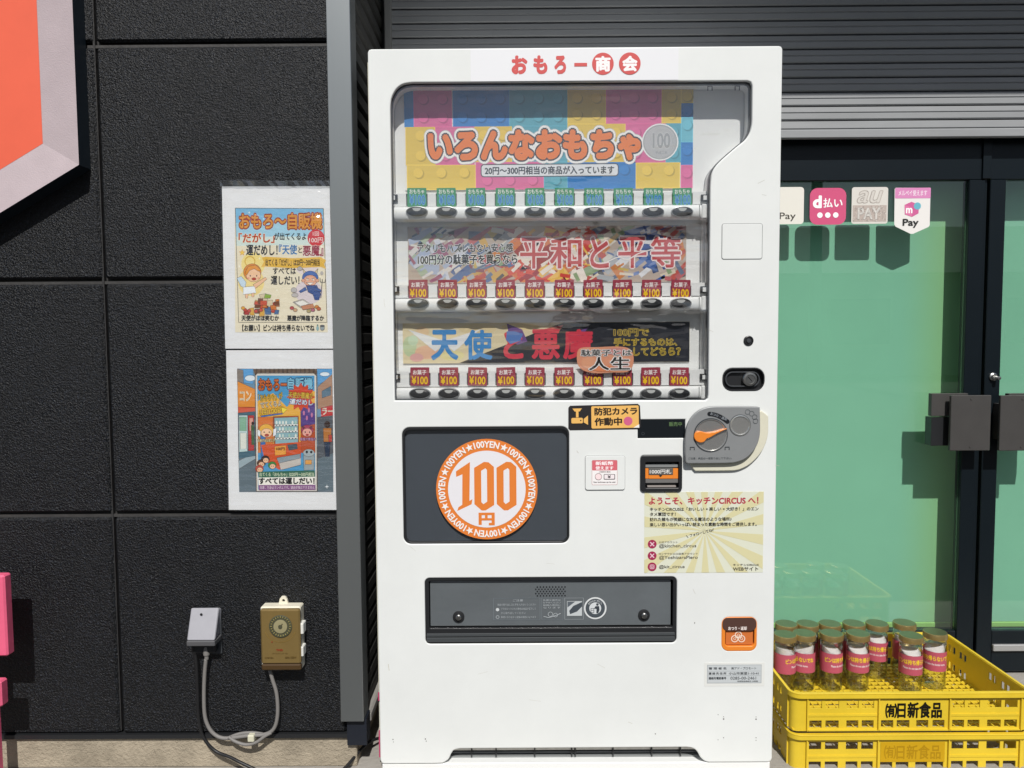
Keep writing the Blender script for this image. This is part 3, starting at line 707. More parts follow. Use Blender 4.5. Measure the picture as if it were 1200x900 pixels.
# ---- shelf rails, price cards, push buttons
RY = .030
PCW, PCH = 11.2, 10.8
xs_row = [[488.5, 523, 557.5, 592, 627, 661.5, 696, 730.5, 765.5, 799.5], [490, 524.5, 558.5, 592.5, 626.8, 661.2, 695.2, 729.5, 763.5, 797.8], [492, 526, 559.6, 593, 627, 661, 695, 729.5, 762.7, 796]]
rows = [(232, 248.2, 225.5, 241, 240.7, 256.2), (339.5, 355.5, 332.5, 348, 348.6, 364), (442, 461.2, 434, 452.5, 453.5, 468)]
def card_face(first, last, Y, ax, ay):
    a = Art(Y, ax, ay)
    return a
cards = {}
def make_card(kind, px, py):
    Y = RY-.0032; b = MB(); plate(b, [rrp(px-PCW, py-PCH, px+PCW, py+PCH, .8, Y)], Y, Y+.0012, ink('459468' if kind == 'toy' else '9c3a4c'))
    o = b.build('price_card', vm); a = Art(Y-.0003, px, py)
    if kind == 'toy':
        a.text('おもちゃ', px-8.6, py-9.3, px+8.6, py-4, 'eef3ee', .02)
        a.text('¥100', px-8.5, py-2.6, px+9.5, py+8.4, '3d7fc0', .02, out=[('86c3dc', .065)])
    else:
        a.text('お菓子', px-8, py-7.8, px+7.6, py-2.2, 'f3e8e6', .025)
        a.text('¥100', px-9.5, py, px+9.2, py+9, 'f0c41c', .03)
    l = a.build('lettering', o); o['label'] = 'green card with blue price' if kind == 'toy' else 'red card with yellow price'
    return o, l
RIMG = mat('button_rim', (.42, .43, .43), rough=.25, metal=.5)
def make_button(px, py):
    x, z = U(px, py, .018); s = SC(.018); b = MB(); n = 28
    def ell(rx, rz, y, dz=0): return [(x+rx*s*math.cos(2*math.pi*i/n), y, z+dz+rz*s*math.sin(2*math.pi*i/n)) for i in range(n)]
    rings = [(13.2, 6.7, .0206, RIMG), (12.8, 6.4, .0172, RIMG), (11.9, 5.7, .0168, RIMG), (11.6, 5.4, .0186, DARK), (7.5, 3.6, .0155, DARK), (3.5, 1.7, .0148, DARK)]
    for (r1, r2, y, m), (q1, q2, y2, m2) in zip(rings, rings[1:]):
        A = ell(r1, r2, y); B = ell(q1, q2, y2); b.add(A+B, [(i, n+i, n+(i+1) % n, (i+1) % n) for i in range(n)], m2)
    b.add(ell(3.5, 1.7, .0148), [tuple(range(n))], DARK)
    # pale lens at the top of the key
    b.add([(x+q*s, .0143, z+h*s) for q, h in ((-5.2, 3.6), (-3.6, 1.4), (-1.4, .5), (1.4, .5), (3.6, 1.4), (5.2, 3.6), (3, 4.4), (-3, 4.4))], [tuple(range(8))], mat('smoked_lens', (.42, .43, .42), rough=.15, spec=.8))
    return b.build('push_button', vm, smooth=True)
for ri, (cy_, by_, s0, s1_, b0, b1) in enumerate(rows):
    cxm = 644; off = [0, 2, 3][ri]
    b = MB(); xl, _ = U(459.5+off*.8, cy_, RY); xrr, _ = U(829.5-off*.2, cy_, RY)
    zt_, zb_ = U(cxm, s0, RY)[1], U(cxm, s1_, RY)[1]
    pockets = []
    for px in xs_row[ri]: pockets.append(rrp(px-12.5, cy_-(5 if ri else 6), px+12.5, cy_+9.8, 1.2, RY))
    xa = xl+.004
    plate(b, [rr(xa, zb_, xrr-.002, zt_, .002)]+pockets, RY, RY+.004, WHITE2, bev=.0006, res=1)
    b.box(xa+.01, xrr-.01, RY+.0045, RY+.006, zb_+.001, zt_-.001, mat('pocket_grey', (.10, .105, .11), rough=.4))
    # shelf top going back to the tray
    b.box(xa, xrr-.002, RY+.0062, TB-.006, zt_-.006, zt_-.003, WHITE2)
    # rounded bar
    zc0, zc1 = U(cxm, b1, .022)[1], U(cxm, b0, .022)[1]; zc = (zc0+zc1)/2; hh = (zc1-zc0)/2; xb0, xb1 = xl+.006, xrr-.018
    pr = [(.036, hh), (.028, hh), (.0225, hh*.82), (.0203, hh*.5), (.0198, 0), (.0203, -hh*.55), (.0235, -hh*.85), (.030, -hh), (.064, -hh)]
    n = len(pr); vs = [(xx, p[0], zc+p[1]) for xx in (xb0, xb1) for p in pr]
    b.add(vs, [(i, n+i, n+i+1, i+1) for i in range(n-1)]+[tuple(range(n)), tuple(reversed(range(n, 2*n)))], WHITE2)
    # end blocks
    b.box(xl-.004, xb0-.001, .022, .05, zc0-.002, zc1, WHITE2, bev=.003); b.box(xb1+.001, xrr+.001, .022, .05, zc0-.003, zc1+.001, WHITE2, bev=.003)
    b.box(xb1-.006, xb1-.0045, .0192, .021, zc0+.002, zc1-.002, GREY)
    rail = b.build('shelf_rail', vm, smooth=True)
    for px, d in ((461.5+off, 1), (826-off*.4, -1)):
        x, z = U(px, cy_, .025); s = SC(.025); b = MB(); b.box(x-4.4*s, x+4.4*s, .0235, .0295, z-4*s, z+4*s, DARK, bev=.001); b.box(x-3.4*s-d*s*1.4, x+3.0*s-d*s*1.4, .0215, .0234, z-2.6*s, z+2.6*s, WHITE2, bev=.0006); b.build('rail_clip', vm)
    kind = 'toy' if ri == 0 else 'sweet'
    for px in xs_row[ri]:
        X, Z = U(px, cy_-.8, RY-.0032)
        if kind not in cards:
            o, l = make_card(kind, px, cy_-.8); cards[kind] = (o, l, X, Z)
        else:
            o0, l0_, X0, Z0 = cards[kind]; o = o0.copy(); COL.objects.link(o); o.location = o0.location+Vector((X-X0, 0, Z-Z0))
            l = l0_.copy(); COL.objects.link(l); l.parent = o
            o.rotation_euler.y = R(random.uniform(-1.6, 1.6))
        X, Z = U(px, by_, .018)
        if 'btn' not in cards: o = make_button(px, by_); cards['btn'] = (o, X, Z)
        else:
            o0, X0, Z0 = cards['btn']; o = o0.copy(); COL.objects.link(o); o.location = o0.location+Vector((X-X0, 0, Z-Z0))
# cloud-shaped card hung inside the window
a_pts = smoothloop([U(x, y, .017) for x, y in ((680, 408), (700, 406.8), (725, 406), (738, 409), (742.5, 418), (741, 430), (734, 436), (716, 436.5), (700, 437.5), (686, 435), (678, 429), (676, 418))], 4)
b = MB(); plate(b, [a_pts], .017, .0182, ink('dd9a7a')); o = b.build('speech_card', vm)
a = Art(.0165, 709, 422); a.circle(722, 412, 16, 'c88a86', ry=4); a.circle(690, 425, 9, 'e0a482', ry=7); a.circle(728, 427, 10, 'd8a8a0', ry=6); a.circle(708, 432, 14, 'e08a5e', ry=3.5)
a.text('駄菓子とは', 681, 409.5, 740, 417, '26221f', .02, out=[('e8e6e4', .09)]); a.text('人生', 690.5, 418.5, 738, 433.5, '26221f', .02, out=[('ecebe9', .07)]); a.build('lettering', o)

# ---- header film with the shop title
Y0 = -.0006
hf = rrp(551.5, 57.5, 795, 94, 0, Y0)
b = MB(); plate(b, [hf], Y0, -.0001, ink('e6e7ea')); o = b.build('header_film', vm)
RD = 'cf5654'
a = Art(Y0-.0003, 673, 75)
for ch, x0_, x1_, y0_, y1_ in (('お', 600.5, 617, 66, 85), ('も', 626, 640.5, 66, 85), ('ろ', 650.5, 662.5, 66.5, 85)): a.text(ch, x0_, y0_, x1_, y1_, RD, .06)
a.rect(673, 73.8, 688, 77.8, RD)
for cx_, ch in ((706.5, '商'), (738, '会')):
    a.circle(cx_, 75, 12.7, RD, n=40); a.text(ch, cx_-8, 67, cx_+8.2, 83.3, 'f4f2f2', .05)
a.build('lettering', o)
# ---- door furniture on the right
b = MB(); lp = rrp(845.5, 262, 893.5, 304, 3); plate(b, [lp, inset(lp, .0012)], -.0004, .0005, GREY); plate(b, [inset(lp, .0014)], -.0016, 0, WHITE, bev=.0008); b.build('access_panel', vm)
x, z = U(877, 399.2); b = MB(); b.lathe(x, -.0002, [(.0125, 0), (.0125, .002), (.0098, .003), (.009, .001), (0, .001)], DARK, 28, 'y', z); b.lathe(x, -.0002, [(.0052, .0011), (.0052, .004), (0, .0042)], DARKG, 20, 'y', z); b.build('key_switch', vm, smooth=True)
b = MB(); lp = inset(H_lock, -.001); plate(b, [lp, inset(lp, .003)], -.0018, .001, DARK, bev=.0006); plate(b, [inset(lp, .002)], .012, .016, DARK); ring(b, inset(lp, .002), .001, .012, DARK)
plate(b, [rrp(850.5, 435.5, 891, 453.5, 8.5, 0), rrp(851.8, 436.8, 889.7, 452.2, 7.5, 0)], .004, .012, DARKG, bev=.0006)
o = b.build('lock_recess', vm); x, z = U(879, 444.3)
b = MB(); b.lathe(x, .012, [(.0185, 0), (.0185, .012), (.0168, .014), (.012, .0145), (.012, .0125), (0, .0125)], STEEL, 36, 'y', z); b.add([(x-.006, -.0008, z+.005), (x-.004, -.0008, z+.006), (x+.006, -.0008, z-.005), (x+.004, -.0008, z-.006)], [(0, 3, 2, 1)], DARK); b.build('lock_cylinder', o, smooth=True)
# camera warning sticker
a0 = Art(Y0, 708, 489, rot=1.0)
def quadplate(name, Y, pts, m, th=.0006):
    b = MB(); plate(b, [[U(x, y, Y) for x, y in pts]], Y, Y+th, m); return b.build(name, vm)
o = quadplate('camera_sticker', Y0, [(666, 478), (668, 475.5), (747.5, 473.2), (750, 475.5), (751.3, 500), (748, 503), (668, 504.3), (666, 502)], ink('2c2a2b')); o['label'] = 'black and yellow security camera sticker'
a = Art(Y0-.0003, 708, 489, rot=.8); AM = 'eab766'
a.rect(693, 475.8, 748.5, 502, AM, 1.5)
a.text('防犯カメラ', 697, 478, 746.5, 486.5, '332a22', .045); a.text('作動中', 697, 489.8, 728.5, 498.6, '332a22', .045); a.circle(736, 494, 5.2, 'd0648a')
a.poly([(671, 478), (682, 478), (679.5, 481.5), (673.5, 481.5)], AM); a.rect(675, 481.5, 678, 488.5, AM); a.rect(669.5, 489, 683, 495.5, AM, 1.5); a.poly([(684, 490.5), (689, 486.5), (689, 497.5), (684, 494.5)], AM); a.circle(680.5, 492.2, .8, '2c2a2b'); a.poly([(742, 502), (746, 499.5), (749, 498), (749, 502)], 'f2efe8')
a.build('lettering', o)
# digital display
b = MB(); plate(b, [inset(H_led, -.002)], .002, .006, mat('display_black', (.008, .011, .014), rough=.12, spec=.6)); o = b.build('digital_display', vm)
a = Art(.0016, 775, 502); a.text('販売中', 784, 494.5, 799, 499.5, '5f7a50', .02); a.annulus(753.5, 508, 1.2, 1.9, '30363b', n=16); a.build('lettering', o)
# electronic money plate
b = MB(); lp = rrp(685.5, 533.3, 732.5, 574.3, 3); plate(b, [lp], -.002, 0, GREY, bev=.0006); plate(b, [inset(lp, .0008)], -.0034, -.002, WHITE, bev=.001); o = b.build('reader_plate', vm)
a = Art(-.0038, 709, 554); a.rect(693.5, 539, 723.5, 568.5, 'f2efee', 1.5); a.frame(693.5, 539, 723.5, 568.5, .4, 'b9807f', 1.5); a.rect(694, 539.4, 723.2, 551.2, 'd66a74', 1)
a.text('新紙幣', 698, 540.6, 718.5, 545, 'fbeff0', .03); a.text('使えます', 698, 546.3, 718.8, 550.4, 'fbeff0', .03); a.text('(対象券の場合)', 702, 552, 715.5, 554.2, '7a5a5a', .01)
a.annulus(701.3, 558.6, 3.6, 4.1, '8a6a6c', n=28); a.circle(701.3, 558.6, 3.5, 'f6dfe0'); a.rect(707.5, 555.6, 720.8, 562, '5a5055', 1); a.rect(708.2, 556.2, 720, 561.2, 'f0e6e8', .8); a.text('¥', 712.2, 557, 715.6, 560.4, '3a3438', .03)
a.text('New banknotes can be used.', 695.5, 564, 721.5, 565.8, '6a6064', .01); a.build('lettering', o)
# bill acceptor
b = MB(); lp = inset(H_bill, -.001); plate(b, [lp, rrp(756, 541, 795, 571.5, 1)], -.006, .004, DARK, bev=.0016)
ring(b, rrp(756, 541, 795, 571.5, 1), .0, .02, DARK); plate(b, [inset(H_bill, -.004)], .02, .026, DARK); o = b.build('bill_acceptor', vm, smooth=True)
a = Art(.004, 775, 556); b = MB(); s = SC(0)
def bx(px0, py0, px1, py1, y0, y1, m, bev=.0006):
    lp = rrp(px0, py0, px1, py1, 0, 0); b.box(lp[0][0], lp[1][0], y0, y1, lp[0][1], lp[2][1], m, bev)
bx(756.5, 544, 794.5, 548, .002, .016, GREY); bx(756.5, 561.2, 794.5, 566, .000, .012, mat('warm_grey', (.16, .155, .15), rough=.45)); bx(758.5, 569, 792, 571, -.002, .006, mat('slot_lip', (.30, .27, .25), rough=.4)); bx(756.5, 566.2, 794.5, 568.8, .006, .018, DARK)
b.build('note_slot', o)
b = MB(); bx(755.5, 549, 760, 561, -.001, .012, ORANGE); bx(788.5, 549, 794.5, 561, -.001, .012, ORANGE); bx(760.01, 556.3, 788.49, 561, -.0015, .012, ORANGE); bx(760.1, 548.6, 788.4, 556.2, -.003, .010, mat('label_grey', (.11, .11, .105), rough=.45)); b.build('orange_surround', o)
a = Art(-.0034, 774, 553); a.text('1000円札', 761.5, 550, 786.5, 555.2, 'e8e6e2', .015); a.poly([(772, 556.4), (776.5, 556.4), (774.2, 558.6)], '33302e'); a.build('lettering', o)
# coin unit
def px2(pts, Y): return [U(x, y, Y) for x, y in pts]
base_l = px2(smoothpath([(891, 481), (896, 484.5), (899.3, 487.5)], 3)+smoothpath([(899.3, 495), (898.8, 509), (895, 522), (888, 533.5), (877, 544), (866, 549.5), (858, 551)], 4)+[(840, 551.3), (814, 551.5), (811.5, 549), (808, 543.5), (808, 520), (840, 500)], 0)
b = MB(); plate(b, [base_l], -.008, 0, CREAM, bev=.002); cu = b.build('coin_unit', vm, smooth=True)
cl = smoothpath([(803.4, 540), (803.2, 525), (803.4, 510), (805.5, 499), (811, 488.5), (820, 480.6), (830, 477), (840, 476.2)], 4)+smoothpath([(865, 476.2), (888, 476.6), (890.6, 478)], 2)+smoothpath([(891, 492), (890.8, 508), (888, 520), (882, 530), (873, 538), (862, 542), (850, 543)], 4)+[(830, 543.2), (806.5, 543.4), (804, 542.4)]
PLY = -.0205
b = MB(); bc = U(833, 510, PLY); sc_ = U(867.4, 498.6, PLY)
plate(b, [px2(cl, PLY), circ(bc[0], bc[1], 18.6*s, 48), circ(sc_[0], sc_[1], 10.8*s, 36)], PLY, -.0082, SILVER, bev=.0024, res=3)
o = b.build('coin_plate', cu, smooth=True)
b = MB(); b.lathe(bc[0], PLY+.001, [(18.5*s, 0), (18.9*s, .0022), (18.1*s, .0022), (17.4*s, -.001), (16.2*s, -.0075), (12*s, -.0105), (0, -.0112)], mat('pearl_bowl', (.72, .72, .70), rough=.20, metal=.85), 48, 'y', bc[1]); b.build('coin_bowl', cu, smooth=True)
b = MB(); b.lathe(sc_[0], PLY+.001, [(10.8*s, 0), (12.1*s, .0022), (10.9*s, .0026), (9.8*s, -.001), (8.6*s, -.0075), (5*s, -.0098), (0, -.0104)], mat('bright_bowl', (.80, .80, .77), rough=.18, metal=.85), 40, 'y', sc_[1])
b.box(sc_[0]-7*s, sc_[0]+4.5*s, PLY+.0095, PLY+.0113, sc_[1]-.7*s, sc_[1]+.6*s, DARK); b.build('coin_slot', cu, smooth=True)
lv = smoothpath([(852, 502.3), (840, 508), (832, 512.5), (828, 514), (825, 517.5), (820.5, 518.6), (815.5, 516.5), (813.2, 512), (814.2, 507.5), (818, 505.3), (822, 505.6), (828, 507), (838, 505.6), (847, 502.8), (852, 502)], 3)
b = MB(); plate(b, [px2(lv[:-1], PLY-.004)], PLY-.007, PLY-.0005, ORANGE, bev=.0016); b.build('return_lever', cu, smooth=True)
a = Art(PLY-.0004, 841, 487.5)
pts = []
for i in range(9):
    t = i/8; pts.append((831.5+21*t, 485.0+1.2*t+8.0*t*t))
a.line(pts, 5.2, '1f2226'); a.circle(pts[0][0], pts[0][1], 2.6, '1f2226'); a.circle(pts[-1][0], pts[-1][1], 2.6, '1f2226'); a.text('おつり・返却', 832, 486.2, 852.5, 489.6, '9aa0a6', .01, rot=21)
for i, (x, y) in enumerate(((876, 483), (880.8, 485), (884.3, 489), (885.4, 493.8))): a.annulus(x, y, 2.6, 3.0, '3c4247', n=20)
for x in (811.5, 852.5): a.line([(x-2.4, 527.5), (x-2.4, 524.2), (x+2.4, 524.2), (x+2.4, 527.5)], 1, '30363a')
a.annulus(833, 510, 18.9, 20.1, '3a3f43'); a.annulus(867.4, 498.6, 11.9, 12.7, '4a5054')  # dark rings: rim shading of the bowl and slot, painted on the plate
a.text('ご注意：商品は一度取り出して下さい。', 807, 536, 858, 538.6, '3c4247', .0); a.build('lettering', cu)

# ---- 100 yen window
b = MB(); plate(b, [inset(H_win, -.001), rrp(474.6, 503, 665, 636, 7)], .002, .02, DARK, bev=.001); o = b.build('picture_window', vm, smooth=True)
b = MB(); plate(b, [rrp(474, 502, 665, 636, 5)], .014, .018, mat('slate_panel', (.075, .085, .098), rough=.35, var=.05, vs=8)); b.build('slate_panel', o)
b = MB(); plate(b, [rrp(475, 503.5, 664, 635, 6)], .006, .008, glass('window_film', (.95, .96, .97), rough=.02, boost=1.2, bump=.003, bs=8)); b.build('pane', o)
OR = 'e07f38'; bcx, bcy = 570.5, 573.3
b = MB(); c = U(bcx, bcy, .0052); plate(b, [circ(c[0], c[1], 60.2*s, 72)], .0042, .0055, ink(OR)); bd = b.build('round_badge', o)
a = Art(.0038, bcx, bcy); a.circle(bcx, bcy, 45.5, 'e4e2e6', n=64)
# big blackletter-like digits
def P(*q): return list(q)
a.poly([(534.5, 552), (551, 541), (550, 587), (553.5, 585), (552.5, 591), (535.5, 599), (537, 594.5), (541.5, 591.5), (542, 555.5), (534.8, 558.5)], OR)
for x0_ in (555.8, 582):
    wdt = 23.2
    outer = [(x0_, 548), (x0_+11.5, 541), (x0_+17, 541.4), (x0_+wdt, 547), (x0_+wdt, 592), (x0_+13, 598.5), (x0_+8.5, 598.5), (x0_, 591)]
    a.poly(outer, OR); a.poly([(x0_+8.2, 551.5), (x0_+13.2, 548.5), (x0_+15, 550.5), (x0_+15, 588), (x0_+10.5, 591), (x0_+8.2, 588.5)], 'e4e2e6')
    a.l -= 2
a.l += 3
a.rect(560.5, 601, 579.5, 604, OR); a.rect(560.5, 601, 564.2, 615.5, OR); a.rect(575.8, 601, 579.5, 616, OR); a.rect(568, 601, 571.2, 609.5, OR); a.rect(560.5, 607.6, 579.5, 610.2, OR); a.rect(572.5, 613.2, 579, 616, OR)
for k in range(8):
    an = k*45
    x_, y_ = bcx+53*math.sin(R(an)), bcy-53*math.cos(R(an))
    a.text('100YEN', x_-14.8, y_-3.8, x_+14.8, y_+3.8, 'f0ece8', .03, rot=an, arc=53, res=2); a.l -= 1
    th = R(an+22.5+.2); a.star(bcx+53*math.sin(th), bcy-53*math.cos(th), 4.8, 'f0ece8', rot=an+22.5); a.l -= 1
a.build('lettering', bd)

# ---- product outlet
FL = mat('smoked_flap', (.125, .14, .15), rough=.07, var=.10, vs=6, bump=.004, bs=9, spec=1.0, coat=.6)
b = MB(); plate(b, [inset(H_out, -.001), rrp(502.5, 680, 789, 737, 2)], .003, .026, DARK, bev=.001); plate(b, [inset(H_out, -.004)], .05, .055, DARK); ring(b, rrp(503.5, 681, 788, 737, 2), .026, .05, DARK); o = b.build('product_outlet', vm, smooth=True)
b = MB(); plate(b, [rrp(503.5, 681.5, 787, 735.5, 1)], .012, .018, FL, bev=.001); fl = b.build('outlet_flap', o)
b = MB()
bx(504, 736.5, 787, 741.5, .006, .02, DARKG); bx(500, 742, 790.5, 745.5, -.001, .01, mat('outlet_bar', (.06, .066, .07), rough=.3)); bx(500, 746.5, 790.5, 751.5, -.002, .01, mat('outlet_bar', (.06, .066, .07), rough=.3))
b.build('flap_hinge_bar', o)
for px, py in ((537.5, 722.5), (754.5, 720.5)):
    x, z = U(px, py, .012); b = MB(); b.lathe(x, .0118, [(7*s, 0), (7*s, .003), (5.6*s, .004)], DARK, 28, 'y', z); b.lathe(x, .0118, [(3.4*s, .0041), (3.4*s, .009), (2.6*s, .0105), (0, .0108)], STEEL, 24, 'y', z); b.build('flap_screw', o, smooth=True)
a = Art(.0112, 645, 710); LG = 'aab0b4'
for r_ in range(5):
    for k in range(10 if r_ % 2 == 0 else 10):
        a.circle(628+k*3.6+(1.8 if r_ % 2 == 0 else 0), 687.5+r_*2.6, .95, '191c20', n=8); a.l -= 1
a.l += 1
a.frame(578, 700.5, 633, 726.5, .5, '70787e'); a.frame(634.5, 700.5, 660, 726.5, .5, '70787e'); a.frame(661.5, 700.5, 684, 726.5, .6, '8a9094')
a.text('ご注意', 601, 702, 613, 704.6, LG, .01)
for i, t_ in enumerate(('商品の取り出し口に手を入れないでください', 'フタがロックされた場合は商品が落下して', 'から取り出してください', '無理に引き出すと故障の原因になります')):
    a.text(t_, 583 if i == 0 else 587, 707+i*5, 628-(12 if i == 2 else 0), 709.6+i*5, LG, .005)
a.circle(583, 714.2, 2.0, 'c8ccce', n=14); a.annulus(583, 723, 1.5, 2.1, LG, n=14)
for i in range(4): a.text(('乱暴な操作は', 'おやめください', '破損の原因に', 'なります')[i], 636.5, 702+i*3, 657, 704.2+i*3, LG, .005)
a.annulus(645, 720, 2.4, 3, LG, n=16); a.annulus(651, 721, 2, 2.6, LG, n=16); a.line([(637, 722.5), (643, 724), (650, 722), (657, 719)], .8, LG)
a.rect(664.5, 704.5, 682, 722, 'bfc4c6'); a.poly([(667, 716), (672, 710), (682, 705.5), (682, 711), (676, 717), (668, 720)], '464d54'); a.poly([(665, 705), (674, 705), (665, 712)], '5a6168')
a.annulus(697.5, 713, 11.4, 13.2, 'd6d9da', n=48); a.annulus(697.5, 713, 7.2, 10.9, '4a5157', n=48); a.circle(697.5, 713, 7, 'cfd3d5')
a.text('あきかんはくずかごへ', 688, 702.6, 707, 705, 'd6d9da', .01, arc=9)
a.circle(700, 708.6, 1.5, '3a4046'); a.poly([(698, 710.5), (702, 710.5), (702.5, 715), (701, 719), (698.8, 719), (699, 714), (696, 713.5)], '3a4046'); a.frame(692.2, 713, 696.2, 718.5, .6, '3a4046'); a.line([(692.4, 715.5), (696, 715.5)], .5, '3a4046')
a.build('lettering', fl)

# ---- coin return
b = MB(); lp = inset(H_coin, -.001); inn = rrp(850, 727, 884, 757.5, 4); plate(b, [lp, inn], -.001, .02, ORANGE, bev=.002); ring(b, inn, .016, .035, DARKG); plate(b, [inset(inn, -.002)], .034, .04, DARKG); o = b.build('coin_return', vm, smooth=True)
b = MB(); plate(b, [rrp(846.5, 723.5, 886, 739, 6)], -.0022, -.0010, mat('brown_tint', (.09, .045, .035), rough=.2, spec=.7)); 
plate(b, [rrp(851, 739.5, 883, 756.5, 2)], .004, .008, mat('orange_flap', (.62, .17, .04), rough=.22, spec=.6), bev=.001); b.build('coin_flap', o)
a = Art(-.0026, 866, 737); a.text('おつり・返却', 853.5, 734.2, 875, 738.4, 'f2e6e0', .03); a.build('lettering', o)
a = Art(.0032, 866, 747); 
for x, y in ((861, 748.5), (869, 748.5), (865.2, 744)): a.annulus(x, y, 3.2, 4.3, 'f0d8c4', n=24); a.annulus(x, y, 1.0, 1.6, 'f0d8c4', n=12)
a.build('coin_symbol', o)
# ---- name plate
b = MB(); plate(b, [rrp(825.5, 776, 896, 804.5, .5, Y0)], Y0, -.0001, ink('dfe0dc')); o = b.build('operator_plate', vm)
a = Art(Y0-.0003, 861, 790); a.rect(828.5, 778.5, 892.5, 801, 'b3b8ba'); a.rect(829.5, 779.5, 891.5, 800, 'c3c8ca')
a.text('管 理 者 名', 830.5, 781.6, 851, 784.4, '3a3e42', .03); a.text('㈱アド・プロモート', 857, 781.4, 886, 784.6, '3a3e42', .02)
a.line([(830, 786.3), (891, 786.3)], .35, '9aa0a4'); a.line([(830, 791.8), (891, 791.8)], .35, '9aa0a4')
a.text('連 絡 先 住 所', 830.5, 787.6, 851, 790.4, '3a3e42', .03); a.text('小山市東塗1-10-41', 854, 787.4, 889, 790.7, '3a3e42', .02)
a.text('連絡先電話番号', 830.5, 793.2, 851, 796.2, '3a3e42', .03); a.text('0285-00-2461', 856, 793, 886, 796.4, '4a4e52', .01)
a.text('夜間緊急連絡先 24時間', 864, 797.6, 888, 799.4, '5a5e62', .01); a.build('lettering', o)
# ---- information sticker with sun rays
b = MB(); plate(b, [rrp(755, 575.8, 894.5, 672, 0, Y0)], Y0, -.0001, ink('dadcc9')); o = b.build('information_sticker', vm); o['label'] = 'cream sticker with yellow rays and a red heading'
a = Art(Y0-.0003, 825, 624); X0_, X1_, Y0_, Y1_ = 755.2, 894.3, 576, 671.8; cx_, cy_ = 826, 622
def edge(an):
    dx, dy = math.cos(an), math.sin(an); t = 1e9
    if dx > 1e-9: t = min(t, (X1_-cx_)/dx)
    if dx < -1e-9: t = min(t, (X0_-cx_)/dx)
    if dy > 1e-9: t = min(t, (Y1_-cy_)/dy)
    if dy < -1e-9: t = min(t, (Y0_-cy_)/dy)
    return (cx_+dx*t, cy_+dy*t)
for k in range(18):
    a0_, a1_ = R(k*20+4), R(k*20+14); q = [(cx_, cy_), edge(a0_)]
    for qx, qy in ((X0_, Y0_), (X1_, Y0_), (X1_, Y1_), (X0_, Y1_)):
        an = math.atan2(qy-cy_, qx-cx_) % (2*math.pi)
        if a0_ % (2*math.pi) < an < a1_ % (2*math.pi): q.append((qx, qy))
    q.append(edge(a1_)); a.poly(q, 'd6d0a4'); a.l -= 1
a.l += 2
a.text('ようこそ、キッチンCIRCUS へ！', 760.5, 582.3, 888, 590.5, 'b0394a', .04)
for i, (t_, x1_) in enumerate((('キッチンCIRCUSは「おいしい × 楽しい × 大好き！」のエン', 888.5), ('タメ軍団です！', 791.5), ('訪れた誰もが笑顔になれる魔法のような場所♪', 857), ('楽しい思い出がいっぱい詰まった素敵な時間をご提供します。', 886.5))):
    a.text(t_, 761.5, (594, 600, 606, 612.2)[i], x1_, (598.4, 604.2, 610.4, 616.6)[i], '34322e', .03)
MG = 'a02f52'
for y, small, big, xe in ((637.5, '公式アカウント', '@kitchen_circus', 816), (651.3, 'ヨシザラピエロ店長アカウント', '@YoshizaraPiero', 817.8), (664.5, None, '@kit_circus', 802.5)):
    a.circle(764.3, y, 5.2, MG, n=28)
    if y < 660:
        a.line([(762, y-2.4), (766.6, y+2.4)], 1.2, 'e8c9d2'); a.line([(766.6, y-2.4), (762, y+2.4)], 1.0, 'e8c9d2')
        a.text(small, 772, y-3.4, 794 if y < 640 else 818, y-1, '55504a', .01)
        a.text(big, 772.5, y, xe, y+5, '4a4642', .01)
    else:
        a.frame(761.7, y-2.6, 766.9, y+2.6, .6, 'e8c9d2', 1.2); a.annulus(764.3, y, .9, 1.5, 'e8c9d2', n=14); a.text(big, 772.5, y-2, xe, y+2.6, '4a4642', .01)
a.text('フォローしてね！', 808, 622.5, 836, 626, '4a463c', .02, rot=-14); a.line([(804, 627), (806.5, 630)], .5, '4a463c'); a.line([(834.5, 622), (836.5, 619)], .5, '4a463c')
a.text('キッチンCIRCUS', 859.5, 661.5, 889.5, 664, '45423c', .01); a.text('WEBサイト', 859.5, 665.3, 889, 669.8, '45423c', .02)
a.build('lettering', o)
# ---- specks: empty rivet holes, scuffs
b = MB()
for px, py, r_ in ((460.5, 866.5, .7), (461, 869.5, .5), (498.5, 866, .8), (499.5, 868.5, .6), (848, 842.6, .9), (848, 840, .5), (841.5, 837.5, .5), (886, 842.8, .9), (886, 840.2, .5), (848, 864.5, .6), (841.5, 867, .5), (886, 864.5, .6), (886, 867.5, .5), (768, 860, .7), (814, 730, .7)):
    x, z = U(px, py, -.0002); b.lathe(x, -.0001, [(r_*s, 0), (r_*s*.8, .0006), (0, .0006)], mat('rivet_dark', (.06, .05, .04), rough=.7), 8, 'y', z)
b.build('rivet_holes', vm)

